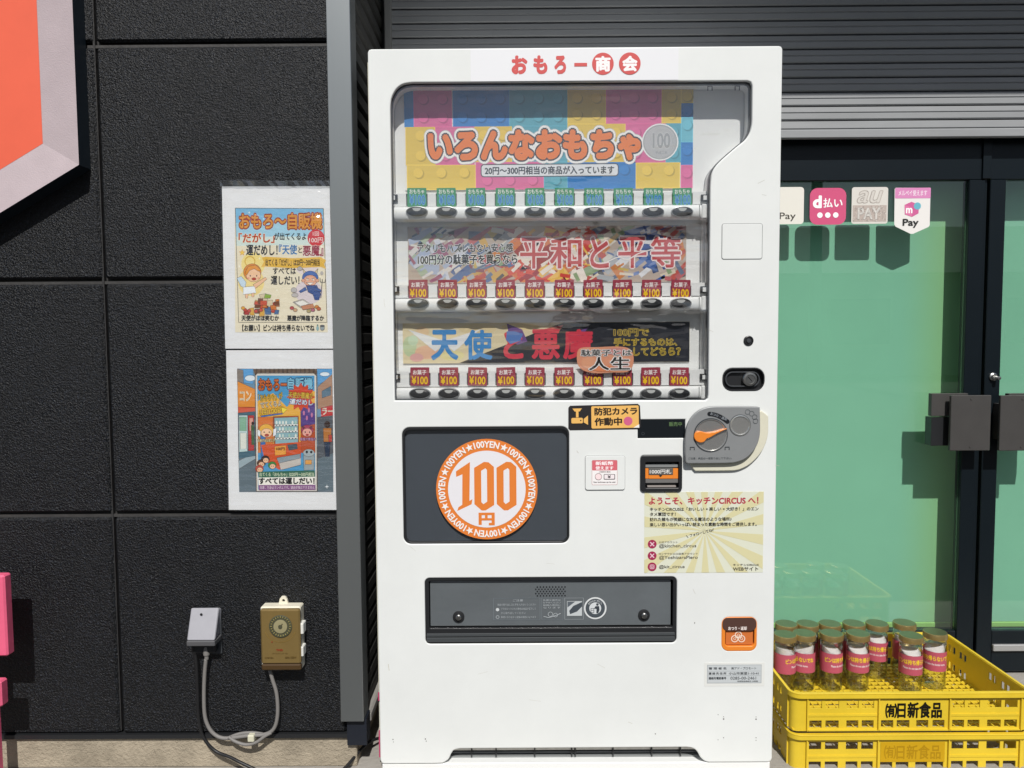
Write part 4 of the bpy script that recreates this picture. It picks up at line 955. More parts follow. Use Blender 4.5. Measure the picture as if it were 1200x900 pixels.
# hairline scuffs in the enamel
a = Art(-.0001, 673, 600); rnd = random.Random(21)
for (x, y, dx, dy, w_, c) in ((888, 215, 8, -4, .5, 'c4c3bb'), (893, 228, 5, 1, .4, 'bdbcb4'), (830, 386, 6, 3, .4, 'c6c5bd'), (700, 778, 9, 5, .4, 'cbcac3'), (560, 790, 12, -3, .35, 'cfcec7'), (455, 778, 1, 8, .5, 'b9b2a0'), (676, 528, 2, 3, 1.0, 'cfcfca'), (812, 690, 3, 6, .4, 'c2c0b8'), (620, 820, 14, 2, .35, 'cecdc6'), (480, 640, 7, 6, .35, 'cdccc5'), (736, 846, 5, 2, .5, 'c4c2b8'), (640, 660, 10, 1, .3, 'cecdc6'), (450, 350, 1, 10, .35, 'cac8bf'), (908, 545, 6, 1, .4, 'c4c2b8')):
    X_, Z_ = U(x, y); a.l = rnd.random(); pts_ = [(x, y), (x+dx*.5+rnd.uniform(-.5, .5), y+dy*.5), (x+dx, y+dy)]
    ob = Art(-.0001, x, y); ob.line(pts_, w_, c); ob.build('scuff', vm)

# ================================================================== hexagonal wall sign (upper left)
SY0 = WY-.052
sx, sz = U(92.5, 193, SY0); Rg = .78
cxs, czs = sx-Rg*math.cos(R(30)), sz+Rg*.5
hexa = lambda r: [(cxs+r*math.sin(R(60*k)), czs+r*math.cos(R(60*k))) for k in range(6)]
sign = thing('hexagonal_sign', 'large orange hexagonal wall sign with wide pale pink rim, at the upper left edge', 'sign', (cxs, WY, czs-Rg))
o_, i_ = hexa(Rg), hexa(Rg-.113)
b = MB(); ring(b, o_, SY0, WY-.0005, mat('sign_side', (.016, .026, .036), rough=.4)); n = 6
b.build('sign_side', sign)
b = MB(); ring(b, o_, SY0, SY0+.018, mat('pale_pink_rim', (.50, .42, .44), rough=.5, var=.07, vs=14, bump=.0006, bs=300), i_); b.build('bevelled_rim', sign)
b = MB(); b.add([(p[0], SY0+.0175, p[1]) for p in hexa(Rg-.1125)], [tuple(range(6))], mat('orange_face', (.83, .135, .07), rough=.5, var=.05, vs=6, bump=.0008, bs=7)); b.build('sign_face', sign)

# ================================================================== posters in clear sleeves
def poster(corner, label):
    Yp = WY-.007
    t = thing('poster', label, 'poster', (*[(lambda q: (q[0], Yp, q[1]))(U((corner[0][0]+corner[2][0])/2, corner[2][1], Yp))][0],), 'posters in clear sleeves on the black wall')
    nx, ny = 8, 12; v = []; c = corner; rnd = random.Random(len(label))
    for th in (0, .0009):
        for j in range(ny+1):
            for i in range(nx+1):
                u_, w_ = i/nx, j/ny
                x = (c[0][0]*(1-u_)+c[1][0]*u_)*(1-w_)+(c[3][0]*(1-u_)+c[2][0]*u_)*w_; y = (c[0][1]*(1-u_)+c[1][1]*u_)*(1-w_)+(c[3][1]*(1-u_)+c[2][1]*u_)*w_
                X, Z = U(x, y, Yp); v.append((X, Yp+th, Z))
    m_ = (nx+1)*(ny+1); fs = []
    for j in range(ny):
        for i in range(nx):
            q = j*(nx+1)+i; fs += [(q, q+nx+1, q+nx+2, q+1), (m_+q, m_+q+1, m_+q+nx+2, m_+q+nx+1)]
    b = MB(); b.add(v, fs, PAPER)
    return t, b.build('paper_sheet', t), Yp
def sleeve(t, pts, Yp):
    b = MB(); lp = [U(x, y, Yp-.0022) for x, y in pts]; plate(b, [lp], Yp-.0026, Yp-.0020, SLEEVE); b.build('clear_sleeve', t)
p1, ps1, Yp = poster([(260, 218.5), (386.5, 218), (392.5, 408.5), (264, 408.5)], 'upper poster with angel and devil drawings on white paper')
t_up = p1
sleeve(p1, [(257.5, 211.5), (280, 210.5), (330, 211.5), (387.2, 211), (393.2, 409.2), (263, 409.2)], Yp)
b = MB(); rnd = random.Random(9); xs_ = [258+i*129.5/26 for i in range(27)]
va = [(*U(x, 212+rnd.uniform(-.6, .6), Yp-.004)[:1], Yp-.004-rnd.uniform(0, .004), U(x, 212, Yp-.004)[1]) for x in xs_]; vb = [(U(x+rnd.uniform(-1, 1), 218.5, Yp-.003)[0], Yp-.003-rnd.uniform(0, .003), U(x, 218.5, Yp-.003)[1]) for x in xs_]
b.add(va+vb, [(i, 27+i, 28+i, i+1) for i in range(26)], glass('crinkled_film', (.80, .82, .83), rough=.16, boost=5.0)); b.build('sleeve_edge', t_up)
a = Art(Yp-.0004, 320, 310, proj=True)
def T(x, y): return (250+x/4.287, 200+y/4.287)
BGc = 'e9dfc6'
a.poly([T(108, 186), T(556, 190), T(575, 812), T(110, 812)], BGc)
a.poly([T(110, 188), T(553, 190), T(556, 260), T(112, 262)], '7fb9dc'); a.poly([T(112, 262), T(556, 260), T(559, 330), T(115, 332)], 'a4cfe2'); a.poly([T(115, 332), T(559, 330), T(560, 372), T(116, 378)], 'd3e2dc')
for x, y, r1, r2, c in ((200, 470, 60, 60, 'f0dc8e'), (190, 560, 66, 70, 'efd992'), (470, 480, 60, 45, 'e2d6d6'), (480, 610, 70, 60, 'dcd0d4')): q = T(x, y); a.circle(q[0], q[1], r1/4.287, c, ry=r2/4.287)
for i in range(4):
    A_, B_ = [(T(110, 188), T(553, 190)), (T(553, 190), T(571, 762)), (T(571, 762), T(127, 762)), (T(127, 762), T(110, 188))][i]; a.line([A_, B_], .6, '5a5048')
for x, y, r_ in ((140, 230, 2.2), (530, 215, 2), (180, 210, 1.8), (232, 440, 1.6), (130, 480, 1.6), (320, 600, 1.6), (545, 380, 2)): q = T(x, y); a.star(q[0], q[1], r_, 'fbfbf2', k=4, inn=.25)
def TT(t_, x0, y0, x1, y1, c, wt=.02, **k): p, q = T(x0, y0), T(x1, y1); a.text(t_, p[0], p[1], q[0], q[1], c, wt, **k)
TT('おもろ～自販機', 132, 215, 545, 292, 'eda44a', .03, out=[('a8402c', .10)])
TT('「だがし」', 128, 315, 306, 362, 'd8542e', .03, out=[('f3e6c8', .07)]); TT('が出てくるよ', 306, 312, 466, 348, '2b2a2a', .03)
q = T(516, 338); a.circle(q[0], q[1], 10, 'cf4048'); TT('1回', 500, 306, 530, 328, 'f8f0ea', .0); TT('100円', 482, 336, 550, 362, 'f8f0ea', .01)
q = T(145, 412); a.star(q[0], q[1], 4.2, 'dca23a'); a.star(q[0], q[1], 2.8, 'f4cf5e')
TT('運だめし！', 166, 374, 322, 424, '24262c', .03); TT('『天使', 330, 372, 420, 420, '3f7fb8', .03, out=[('f4f2ea', .07)]); TT('と', 428, 385, 445, 412, '333333', .03); TT('悪魔』', 450, 376, 552, 428, 'a83a50', .03, out=[('f4f2ea', .07)])
a.poly([T(244, 436), T(262, 432), T(400, 440), T(540, 434), T(566, 450), T(556, 470), T(566, 494), T(540, 484), T(400, 490), T(262, 482), T(240, 484), T(254, 460)], 'e4b84e'); TT('出てくる「だがし」は20円～300円相当', 262, 444, 534, 478, '3a2c1a', .03)
TT('すべては', 300, 488, 414, 520, '26262a', .03); TT('運しだい！', 290, 530, 432, 572, '26262a', .03)
# winged child in a white dress
def E(x, y, r1, r2, c):
    q = T(x, y)
    if r1 > 8: a.circle(q[0], q[1], r1/4.287+.32, '4a3a34', ry=r2/4.287+.32, n=20)
    a.circle(q[0], q[1], r1/4.287, c, ry=r2/4.287, n=20)
def Q(pts, c):
    pp = [T(*p) for p in pts]; a.poly(pp, c)
    if max(p[0] for p in pp)-min(p[0] for p in pp) < 40: a.line(pp+[pp[0]], .38, '4a3a34')
q = T(184, 456); a.annulus(q[0], q[1], 5.2, 6.4, 'd8b04a', n=20)
Q([(118, 540), (140, 530), (165, 560), (160, 590), (138, 580)], 'c9dcea'); Q([(150, 585), (208, 580), (215, 615), (150, 622)], 'eef2f6'); Q([(200, 572), (262, 535), (270, 545), (212, 592)], 'efc09c'); Q([(160, 620), (176, 620), (172, 642), (162, 640)], 'efc09c'); Q([(192, 616), (206, 614), (204, 634), (194, 634)], 'efc09c')
E(196, 510, 44, 42, 'd98a3a'); E(202, 526, 36, 32, 'f3c8a4'); Q([(160, 512), (176, 480), (214, 474), (240, 500), (226, 506), (206, 492), (182, 502), (168, 524)], 'e2983e'); E(186, 528, 3, 4, '4a3026'); E(218, 528, 3, 4, '4a3026'); E(204, 544, 10, 6, 'b8483c'); E(176, 540, 6, 4, 'eaa088'); E(228, 540, 6, 4, 'eaa088')
# winged imp in blue
Q([(448, 492), (462, 506), (470, 522), (456, 520)], 'd9c8a0'); Q([(526, 492), (512, 506), (504, 522), (520, 520)], 'd9c8a0'); E(487, 538, 40, 34, '4a6cae'); E(487, 552, 33, 27, 'e4ac90'); E(452, 552, 9, 7, 'e4ac90'); E(522, 552, 9, 7, 'e4ac90'); E(474, 548, 5, 5, 'f6f0e0'); E(500, 548, 5, 5, 'f6f0e0'); E(475, 549, 2, 3, '20222c'); E(499, 549, 2, 3, '20222c'); a.line([T(464, 538), T(480, 543)], .5, '3a2a2a'); a.line([T(510, 538), T(494, 543)], .5, '3a2a2a'); Q([(466, 562), (506, 562), (486, 576)], 'f4ece0')
Q([(466, 576), (520, 576), (540, 620), (530, 650), (510, 650), (500, 622), (476, 610)], '3b5590'); Q([(462, 584), (430, 606), (438, 614), (470, 600)], '41609e'); Q([(514, 584), (544, 600), (540, 610), (510, 600)], '41609e')
a.line([T(548, 545), T(540, 640)], .8, '3a3a44'); a.line([T(536, 540), T(538, 560), T(560, 562), T(564, 542)], .8, '3a3a44'); E(405, 600, 14, 12, 'b9b4b2'); E(410, 625, 16, 10, 'c2bcba'); E(435, 492, 12, 10, 'b9b4b2'); E(545, 515, 8, 10, 'b9b4b2')
rnd = random.Random(5)
for i in range(26):
    x, y = 150+rnd.random()*170, 640+rnd.random()*60; wd, hg = 14+rnd.random()*20, 14+rnd.random()*26
    if i > 18: y -= 30; x = 220+rnd.random()*90
    c = rnd.choice(['c8563a', 'd9a84a', '8fae4a', 'b03a3a', 'e0b860', '7a4a32', 'd8c8a8', 'cf7a3a', '4f6f9a']); t_ = rnd.uniform(-6, 6)
    Q([(x, y), (x+wd, y+t_), (x+wd-t_, y+hg), (x-t_, y+hg)], c)
for x, y in ((160, 700), (180, 704), (150, 690), (214, 706), (240, 700), (300, 706)): E(x, y, 9, 8, rnd.choice(['8fae4a', 'c24a3c', 'dba24a']))
Q([(400, 660), (450, 645), (490, 670), (440, 690)], 'c9c4ba'); Q([(408, 662), (450, 650), (480, 670), (440, 682)], 'e9e6de'); Q([(440, 680), (500, 668), (510, 690), (450, 700)], 'c68a6a')
for x, y, c in ((395, 690, 'b85a5a'), (412, 700, 'c9a27a'), (520, 684, 'd08a4a'), (500, 700, 'b06a7a'), (480, 705, 'b0a070'), (530, 694, 'c06a4a')): E(x, y, 10, 8, c)
TT('天使がほほ笑むか', 142, 727, 330, 754, '2b2a2a', .035); TT('悪魔が降臨するか', 372, 727, 556, 754, '2b2a2a', .035); TT('【お願い】ビンは持ち帰らないでね', 146, 774, 508, 806, '2b2a2a', .03)
E(524, 792, 7, 12, '8fb0b4'); E(524, 776, 4, 4, '5f8488'); E(548, 790, 10, 12, '9aa4a8'); E(548, 780, 11, 4, '5f6468')
a.build('lettering', ps1)

p2, ps2, Yp = poster([(265, 410.5), (393.3, 410), (396.5, 597.5), (268.2, 597.5)], 'lower poster with a street scene and a drawn vending machine')
sleeve(p2, [(264, 410.2), (394, 409.8), (397.2, 598.8), (267.5, 598.8)], Yp)
def T(x, y): return (250+x/4.287, 400+y/4.287)
a = Art(Yp-.0004, 330, 505, proj=True)
Q([(120, 138), (597, 138), (603, 757), (130, 757)], '6f95b0')
Q([(120, 138), (200, 138), (200, 215), (124, 205)], '5fa0d4'); E(185, 185, 26, 14, 'dfe9f0'); Q([(520, 138), (597, 138), (597, 180), (525, 220)], '5fa0d4'); E(560, 165, 24, 10, 'dfe9f0')
Q([(120, 138), (150, 145), (152, 210), (121, 200)], '8a8078'); Q([(126, 560), (300, 500), (440, 500), (602, 560), (603, 757), (130, 757)], '66757e'); Q([(126, 600), (210, 560), (212, 590), (130, 640)], '9fb0b8')
Q([(121, 200), (210, 240), (210, 330), (124, 330)], 'e0913a'); TT('コン', 134, 252, 190, 298, 'f6e7c8', .05); Q([(124, 330), (212, 332), (212, 352), (124, 360)], 'd05a3a'); Q([(124, 360), (210, 352), (210, 575), (127, 590)], '4a6a7a')
Q([(128, 372), (172, 372), (172, 552), (130, 556)], 'c3d8d8'); Q([(132, 380), (166, 380), (166, 450), (133, 450)], '88b49a'); Q([(134, 460), (166, 460), (166, 540), (136, 542)], 'e0e2d8'); Q([(174, 372), (205, 372), (205, 548), (176, 550)], 'b83a3a'); Q([(180, 385), (200, 385), (200, 450), (181, 450)], 'd8a090'); Q([(190, 420), (204, 420), (206, 520), (192, 520)], '4a6a4a'); E(198, 412, 7, 9, '3a2a26')
Q([(524, 230), (597, 165), (600, 330), (524, 340)], 'b08a72'); Q([(545, 250), (590, 225), (590, 270), (546, 285)], '5c7688'); Q([(540, 335), (600, 320), (600, 372), (542, 385)], 'c23a3a'); TT('ラー', 548, 336, 600, 368, 'f4ead8', .05); Q([(524, 382), (600, 372), (602, 560), (526, 590)], '5a5f66')
E(572, 418, 14, 16, '3a2a26'); Q([(552, 436), (594, 436), (590, 505), (554, 505)], 'b8773a'); Q([(556, 505), (588, 505), (584, 580), (562, 580)], '2c3a50'); Q([(578, 470), (596, 470), (596, 505), (580, 505)], 'b8453a')
Q([(200, 138), (520, 138), (520, 162), (206, 162)], '6c5a4c')
for x in range(215, 515, 22): Q([(x, 138), (x+6, 138), (x+6, 160), (x, 160)], '54463c')
Q([(208, 160), (520, 160), (524, 755), (214, 755)], '5a4a40')
Q([(212, 172), (222, 162), (505, 162), (517, 174), (520, 752), (218, 752)], 'd8d4cc'); Q([(220, 172), (508, 172), (512, 745), (226, 745)], '4f9ac8')
Q([(222, 300), (300, 260), (370, 330), (440, 250), (510, 250), (512, 560), (224, 560)], 'e6b04a'); Q([(438, 330), (510, 310), (512, 420), (440, 440)], '5a4288'); Q([(440, 430), (512, 415), (512, 560), (440, 560)], 'b8522e')
for x, y in ((455, 360), (480, 345), (495, 370), (470, 385)): E(x, y, 5, 12, 'c87aa0')
Q([(224, 380), (300, 380), (300, 560), (226, 560)], 'd87a3a'); Q([(236, 460), (262, 480), (262, 620), (240, 600)], '3f74b4')
TT('おもろー', 228, 190, 370, 245, 'e8762e', .04, out=[('5a2418', .11)]); TT('自販機', 374, 185, 498, 238, '8fd0ea', .04, out=[('20406a', .11)])
TT('「おもちゃ」が', 226, 262, 348, 296, 'efc43a', .03, out=[('2a2830', .09)], rot=-6); TT('でてくるよ', 236, 302, 340, 330, 'f2ead8', .03, out=[('2a2830', .08)], rot=-6); TT('1回100円', 234, 336, 350, 366, 'f4cc3a', .04, out=[('7a3018', .10)], rot=-6)
q = T(440, 280); a.star(q[0], q[1], 17, 'cf4a2e', k=12, inn=.7); TT('天使か悪魔か', 378, 256, 502, 286, 'f4d04a', .03, out=[('7a1e18', .09)], rot=3); TT('運だめし', 384, 292, 500, 318, 'e8f0f8', .03, out=[('2c3c80', .09)], rot=3)
Q([(340, 330), (372, 340), (352, 362), (344, 352)], 'f2dc4a'); Q([(238, 374), (348, 360), (348, 366), (240, 381)], '3f74c4')
Q([(300, 378), (428, 374), (430, 515), (306, 525)], 'b0552e'); Q([(306, 384), (424, 380), (426, 508), (312, 516)], '8fb4bc')
for yy in (418, 450, 484):
    Q([(308, yy), (425, yy-4), (425, yy+6), (308, yy+10)], 'e2e6e2')
    for k in range(7): E(318+k*16, yy-10, 5, 9, rnd.choice(['c9d8d0', 'a8c8b8', 'dfe4dc', '9ab8c0'])); E(318+k*16, yy+4, 4, 2.5, '3c4850')
Q([(240, 520), (440, 505), (440, 600), (330, 645), (260, 600)], 'd0552a'); Q([(308, 528), (365, 522), (365, 568), (310, 574)], 'e8a03a'); TT('100円', 316, 532, 358, 548, '5a2c1c', .04); Q([(372, 520), (420, 515), (424, 540), (380, 548)], '4a5a66'); Q([(318, 585), (436, 565), (438, 590), (330, 614)], '8f9ca4'); Q([(330, 612), (440, 586), (440, 620), (340, 646)], 'c8c0b8')
E(266, 448, 36, 32, 'e8b44e'); E(268, 460, 27, 22, 'f4caa4'); E(256, 456, 4, 3, '3a2a26'); E(282, 456, 4, 3, '3a2a26'); E(269, 472, 10, 6, 'b8483c'); Q([(222, 440), (238, 452), (236, 480), (224, 474)], 'e8ecf0'); Q([(302, 440), (318, 436), (316, 470), (300, 478)], 'e8ecf0')
E(472, 446, 30, 26, 'a83a5a'); E(472, 458, 24, 20, 'e8a89a'); E(462, 456, 3, 4, '2a1a26'); E(484, 456, 3, 4, '2a1a26'); E(472, 470, 8, 5, 'a83030'); Q([(446, 424), (452, 442), (462, 432)], '6a2040'); Q([(498, 424), (482, 432), (492, 442)], '6a2040')
TT('天使がほほ笑むか', 222, 490, 310, 506, 'f2e6b0', .02, out=[('6a4a20', .09)]); TT('悪魔が降臨か', 436, 484, 516, 498, 'd8a8d0', .02, out=[('3a1a40', .09)])
Q([(452, 572), (508, 570), (506, 645), (456, 648)], '9ba6aa'); E(480, 560, 28, 18, 'a8b4b8'); E(470, 556, 6, 7, '22262c'); E(492, 556, 6, 7, '22262c'); Q([(462, 596), (494, 596), (494, 618), (462, 618)], 'e0a050')
for x, y, c in ((240, 612, '5a3a2a'), (262, 592, '3a2a26'), (296, 622, '3f8a4a'), (232, 640, 'b84a3a')): E(x, y, 20, 18, c); E(x+2, y+6, 14, 12, 'efc09c'); E(x-3, y+5, 2, 2, '2a2020'); E(x+7, y+5, 2, 2, '2a2020')
Q([(226, 655), (510, 648), (511, 682), (228, 686)], '3a6a54'); TT('出てくる「おもちゃ」は20円～300円相当', 232, 658, 506, 678, 'dce6c8', .02)
Q([(226, 684), (512, 680), (513, 720), (228, 722)], 'f3efe6'); TT('すべては運しだい！', 230, 686, 508, 716, '1e1c1e', .05); Q([(227, 722), (513, 720), (514, 746), (229, 748)], '8a5a8a'); TT('注意：中身はランダムです。返品交換はできません', 234, 726, 508, 742, 'f0dcea', .02)
q = T(571, 730); a.star(q[0], q[1], 2.6, 'f0f4f6', k=4, inn=.28)
a.build('lettering', ps2)

# ================================================================== outlet cover, timer and cords
oc = thing('outdoor_socket', 'grey weatherproof socket cover on the black wall, left of the brown timer', 'socket', (*U(239, 765, WY)[:1], WY, U(239, 765, WY)[1]))
GP = mat('weathered_grey_plastic', (.33, .33, .36), rough=.55, var=.06, vs=30)
def V(px, py, Y): q = U(px, py, Y); return (q[0], Y, q[1])
yt, yb = WY-.016, WY-.052
b = MB()
f = [V(223.5, 712, yt), V(256, 712, yt), V(251.5, 751, yb), V(218.5, 751, yb)]
bk = [V(228, 714, WY-.004), V(259.5, 712.5, WY-.004), (V(258.5, 750, WY-.004)[0], WY-.004, f[2][2]), (V(228, 750, WY-.004)[0], WY-.004, f[3][2])]
b.add(f+bk, [(0, 3, 2, 1), (0, 1, 5, 4), (1, 2, 6, 5), (2, 3, 7, 6), (3, 0, 4, 7)], GP)
lid = b.build('socket_lid', oc)
md = lid.modifiers.new('bevel', 'BEVEL'); md.width = .004; md.segments = 3
b = MB(); x0_, z0_ = U(218.5, 757.5, yb)[0], U(235, 757.5, yb)[1]; z1_ = f[2][2]-.0006
b.box(f[3][0]-.0005, f[2][0]+.0005, yb-.001, WY-.006, z0_, z1_, mat('dark_grey_lip', (.09, .09, .095), rough=.5), bev=.002); b.build('lid_lip', oc)
b = MB(); q0, q1 = U(224, 712, WY-.002), U(261, 766, WY-.002); b.box(q0[0]+.006, q1[0], WY-.008, WY-.0005, q1[1], q0[1], DARKG, bev=.003); q0, q1 = U(221, 757, WY-.03), U(252, 766, WY-.03); b.box(q0[0]+.008, q1[0], WY-.028, WY-.009, q1[1], z0_-.001, DARK, bev=.003); b.build('back_plate', oc)
b = MB(); x, z = U(237, 719, yt-.004); b.lathe(x, yt-.0098, [(.0032, 0), (.0032, .0012), (0, .0012)], DARK, 16, 'y', z); b.build('lid_hole', oc)
tm = thing('timer_switch', 'brown-amber covered timer switch box with round dial on the black wall', 'timer', (U(331, 785, WY)[0], WY, U(331, 785, WY)[1]))
IV = mat('ivory_plastic', (.72, .68, .55), rough=.5, var=.05, vs=20)
b = MB(); q0, q1 = U(307, 709, WY-.02), U(355.5, 782, WY-.02); b.box(q0[0], q1[0], WY-.034, WY-.0005, q1[1], q0[1], IV, bev=.003)
tabc = [(326.3, 710), (328, 701.5), (330, 698.8), (332.5, 698.4), (335, 699.4), (336.8, 702.5), (338.5, 710)]
hc = U(332.5, 703.5, WY-.006)
plate(b, [[U(x, y, WY-.006) for x, y in tabc], circ(hc[0], hc[1], .0038, 16)], WY-.009, WY-.001, IV, bev=.001)
b.build('timer_base', tm)
for y0_, y1_ in ((727.5, 740), (754.5, 766)):
    b = MB(); q0, q1 = U(352.5, y0_, WY-.02), U(358, y1_, WY-.02); b.box(q0[0], q1[0], WY-.04, WY-.012, q1[1], q0[1], mat('white_hinge', (.75, .75, .70), rough=.5), bev=.002); b.build('hinge', tm)
b = MB(); q0, q1 = U(305.5, 713, WY-.04), U(353.5, 776, WY-.04)
AMB = mat('amber_cover', (.185, .125, .042), rough=.25, spec=.6, var=.08, vs=15, coat=.3)
b.box(q0[0], q1[0], WY-.048, WY-.0345, U(330, 777, WY-.04)[1], q0[1], AMB, bev=.004); b.box(q0[0], q1[0], WY-.0475, WY-.0345, U(330, 784.5, WY-.04)[1], U(330, 777.2, WY-.04)[1], mat('dark_amber', (.07, .04, .015), rough=.25, spec=.7), bev=.003)
b.build('timer_cover', tm)
TY = WY-.0485; x, z = U(328.8, 734, TY); s2_ = SC(TY)
b = MB(); b.lathe(x, TY, [(13.8*s2_, 0), (13.8*s2_, .0012), (12.4*s2_, .0022), (12.2*s2_, .0008), (0, .0008)], mat('dial_dark', (.075, .075, .045), rough=.3), 44, 'y', z)
b.lathe(x, TY-.0006, [(8.2*s2_, 0), (8.2*s2_, .0020), (6.6*s2_, .0024), (0, .0024)], mat('dial_light', (.30, .27, .15), rough=.35), 36, 'y', z); b.lathe(x, TY-.003, [(2.6*s2_, 0), (2.2*s2_, .002), (0, .002)], mat('dial_dark', (0, 0, 0)), 16, 'y', z)
b.build('dial', tm, smooth=True)
a = Art(TY-.0034, 328.8, 734)
for k in range(24):
    th = R(k*15); a.line([(328.8+10.2*math.sin(th), 734-10.2*math.cos(th)), (328.8+(12 if k % 6 else 12.4)*math.sin(th), 734-(12 if k % 6 else 12.4)*math.cos(th))], .7, 'a89c60'); a.l -= 1
a.l += 1; a.line([(327.6, 736.5), (331, 731)], .9, '2c2612'); a.build('dial_marks', tm)
a = Art(TY-.0003, 329, 760); a.annulus(328.8, 734, 18.3, 18.7, '8a6e34', a0=20, a1=160); a.text('TIMER', 323.5, 760.8, 331.5, 763, '8a3a22', .04); a.text('タイムスイッチ 15A', 319, 765, 337, 766.6, '5a4520', .01)
a.text('AC100V 50Hz', 310, 770, 320, 772, '5a4520', .01); a.text('60Hz 1500W', 334, 769.5, 347, 772, '5a4520', .01); a.circle(319, 752, .8, '8a3a22'); a.build('lettering', tm)

CG = mat('grey_cable', (.20, .19, .18), rough=.6); CK = mat('black_cable', (.012, .012, .013), rough=.5)
wy = WY-.022
def path(pts): return [(*U(p[0], p[1], p[2] if len(p) > 2 else wy)[:1], (p[2] if len(p) > 2 else wy), U(p[0], p[1], p[2] if len(p) > 2 else wy)[1]) for p in pts]
c1 = thing('grey_cable', 'thick grey cable looping from the socket cover up to the brown timer', 'cable', path([(300, 866)])[0])
b = MB(); b.tube(path([(241.5, 772), (239.8, 790), (239, 815), (240, 838), (244.5, 852), (252, 861), (262, 865), (276, 864), (292, 862), (308, 861), (318, 857), (323.5, 848), (325.5, 832), (324, 812), (319.5, 797), (316, 785)]), .0048, CG, 12); b.build('cable', c1, smooth='all')
b = MB(); b.tube(path([(268, 863.5, wy-.004), (276, 869, wy-.006), (288, 872.5, wy-.006), (300, 870, wy-.006), (310, 863, wy-.004), (318, 858.5, wy-.001)]), .0042, CG, 10); b.tube(path([(268, 864.5, wy+.004), (280, 860, wy+.006), (294, 858.5, wy+.006), (308, 860, wy+.005)]), .0040, CG, 10); b.build('cable_loop', c1, smooth='all')
b = MB(); q = path([(241.8, 757.5)])[0]; b.lathe(q[0], q[1], [(.0068, 0), (.0082, -.012), (.0080, -.022), (.0056, -.024), (.0050, -.034), (0, -.034)], CG, 20, 'z', q[2]); b.build('plug', c1, smooth=True)
b = MB(); q = path([(295.5, 863)])[0]; b.box(q[0]-.0085, q[0]+.0085, q[1]-.012, q[1]+.010, q[2]-.0095, q[2]+.0085, mat('clip_ivory', (.62, .60, .46), rough=.5), bev=.002); b.build('cable_clip', c1)
c2 = thing('black_cable', 'black cable hanging from the socket cover and running along the ground to the machine', 'cable', path([(260, 885)])[0])
b = MB(); pts = path([(228.5, 766), (230.3, 780), (231.5, 810), (232.5, 838), (236, 858), (243, 871), (254, 881), (270, 887.5, wy-.01), (285, 895, wy-.02)])
pts += path([(320, 910, -.03), (360, 914, -.03), (385, 909, -.02), (402, 902, -.01)])+[(-.405, .08, .035), (-.355, .17, .010), (-.28, .28, .007)]
b.tube(pts, .0042, CK, 10); b.build('cable', c2, smooth='all')
b = MB(); q = path([(227.8, 758)])[0]; b.lathe(q[0], q[1], [(.0075, 0), (.0070, -.012), (.0045, -.022), (0, -.022)], CK, 18, 'z', q[2]); b.build('plug', c2, smooth=True)

# ================================================================== pink stand at the left edge
PNK = mat('pink_paint', (.83, .13, .24), rough=.5, var=.06, vs=14, bump=.0015, bs=22)
py_ = WY-.115
ps_ = thing('pink_plank_stand', 'pink painted wooden stand at the left edge, only its plank ends showing', 'stand', (-1.5, py_, 0))
for y0_, y1_, xe in ((674.5, 769.5, 4.5), (799, 829, 0.5)):
    xe_, z1_ = U(xe, y0_, py_); z0_ = U(xe, y1_, py_)[1]; b = MB(); b.box(-1.95, xe_, py_, py_+.028, z0_, z1_, PNK, bev=.004); b.build('plank', ps_)
b = MB()
lgx = U(12, 880, WY)[0]-.004
b.box(lgx, lgx+.026, py_+.0285, py_+.058, 0, U(0, 690, py_)[1], PNK, bev=.003); b.build('leg', ps_)
b = MB(); b.box(-1.93, -1.90, py_+.0285, py_+.058, 0, U(0, 690, py_)[1], PNK, bev=.003); b.build('leg', ps_)

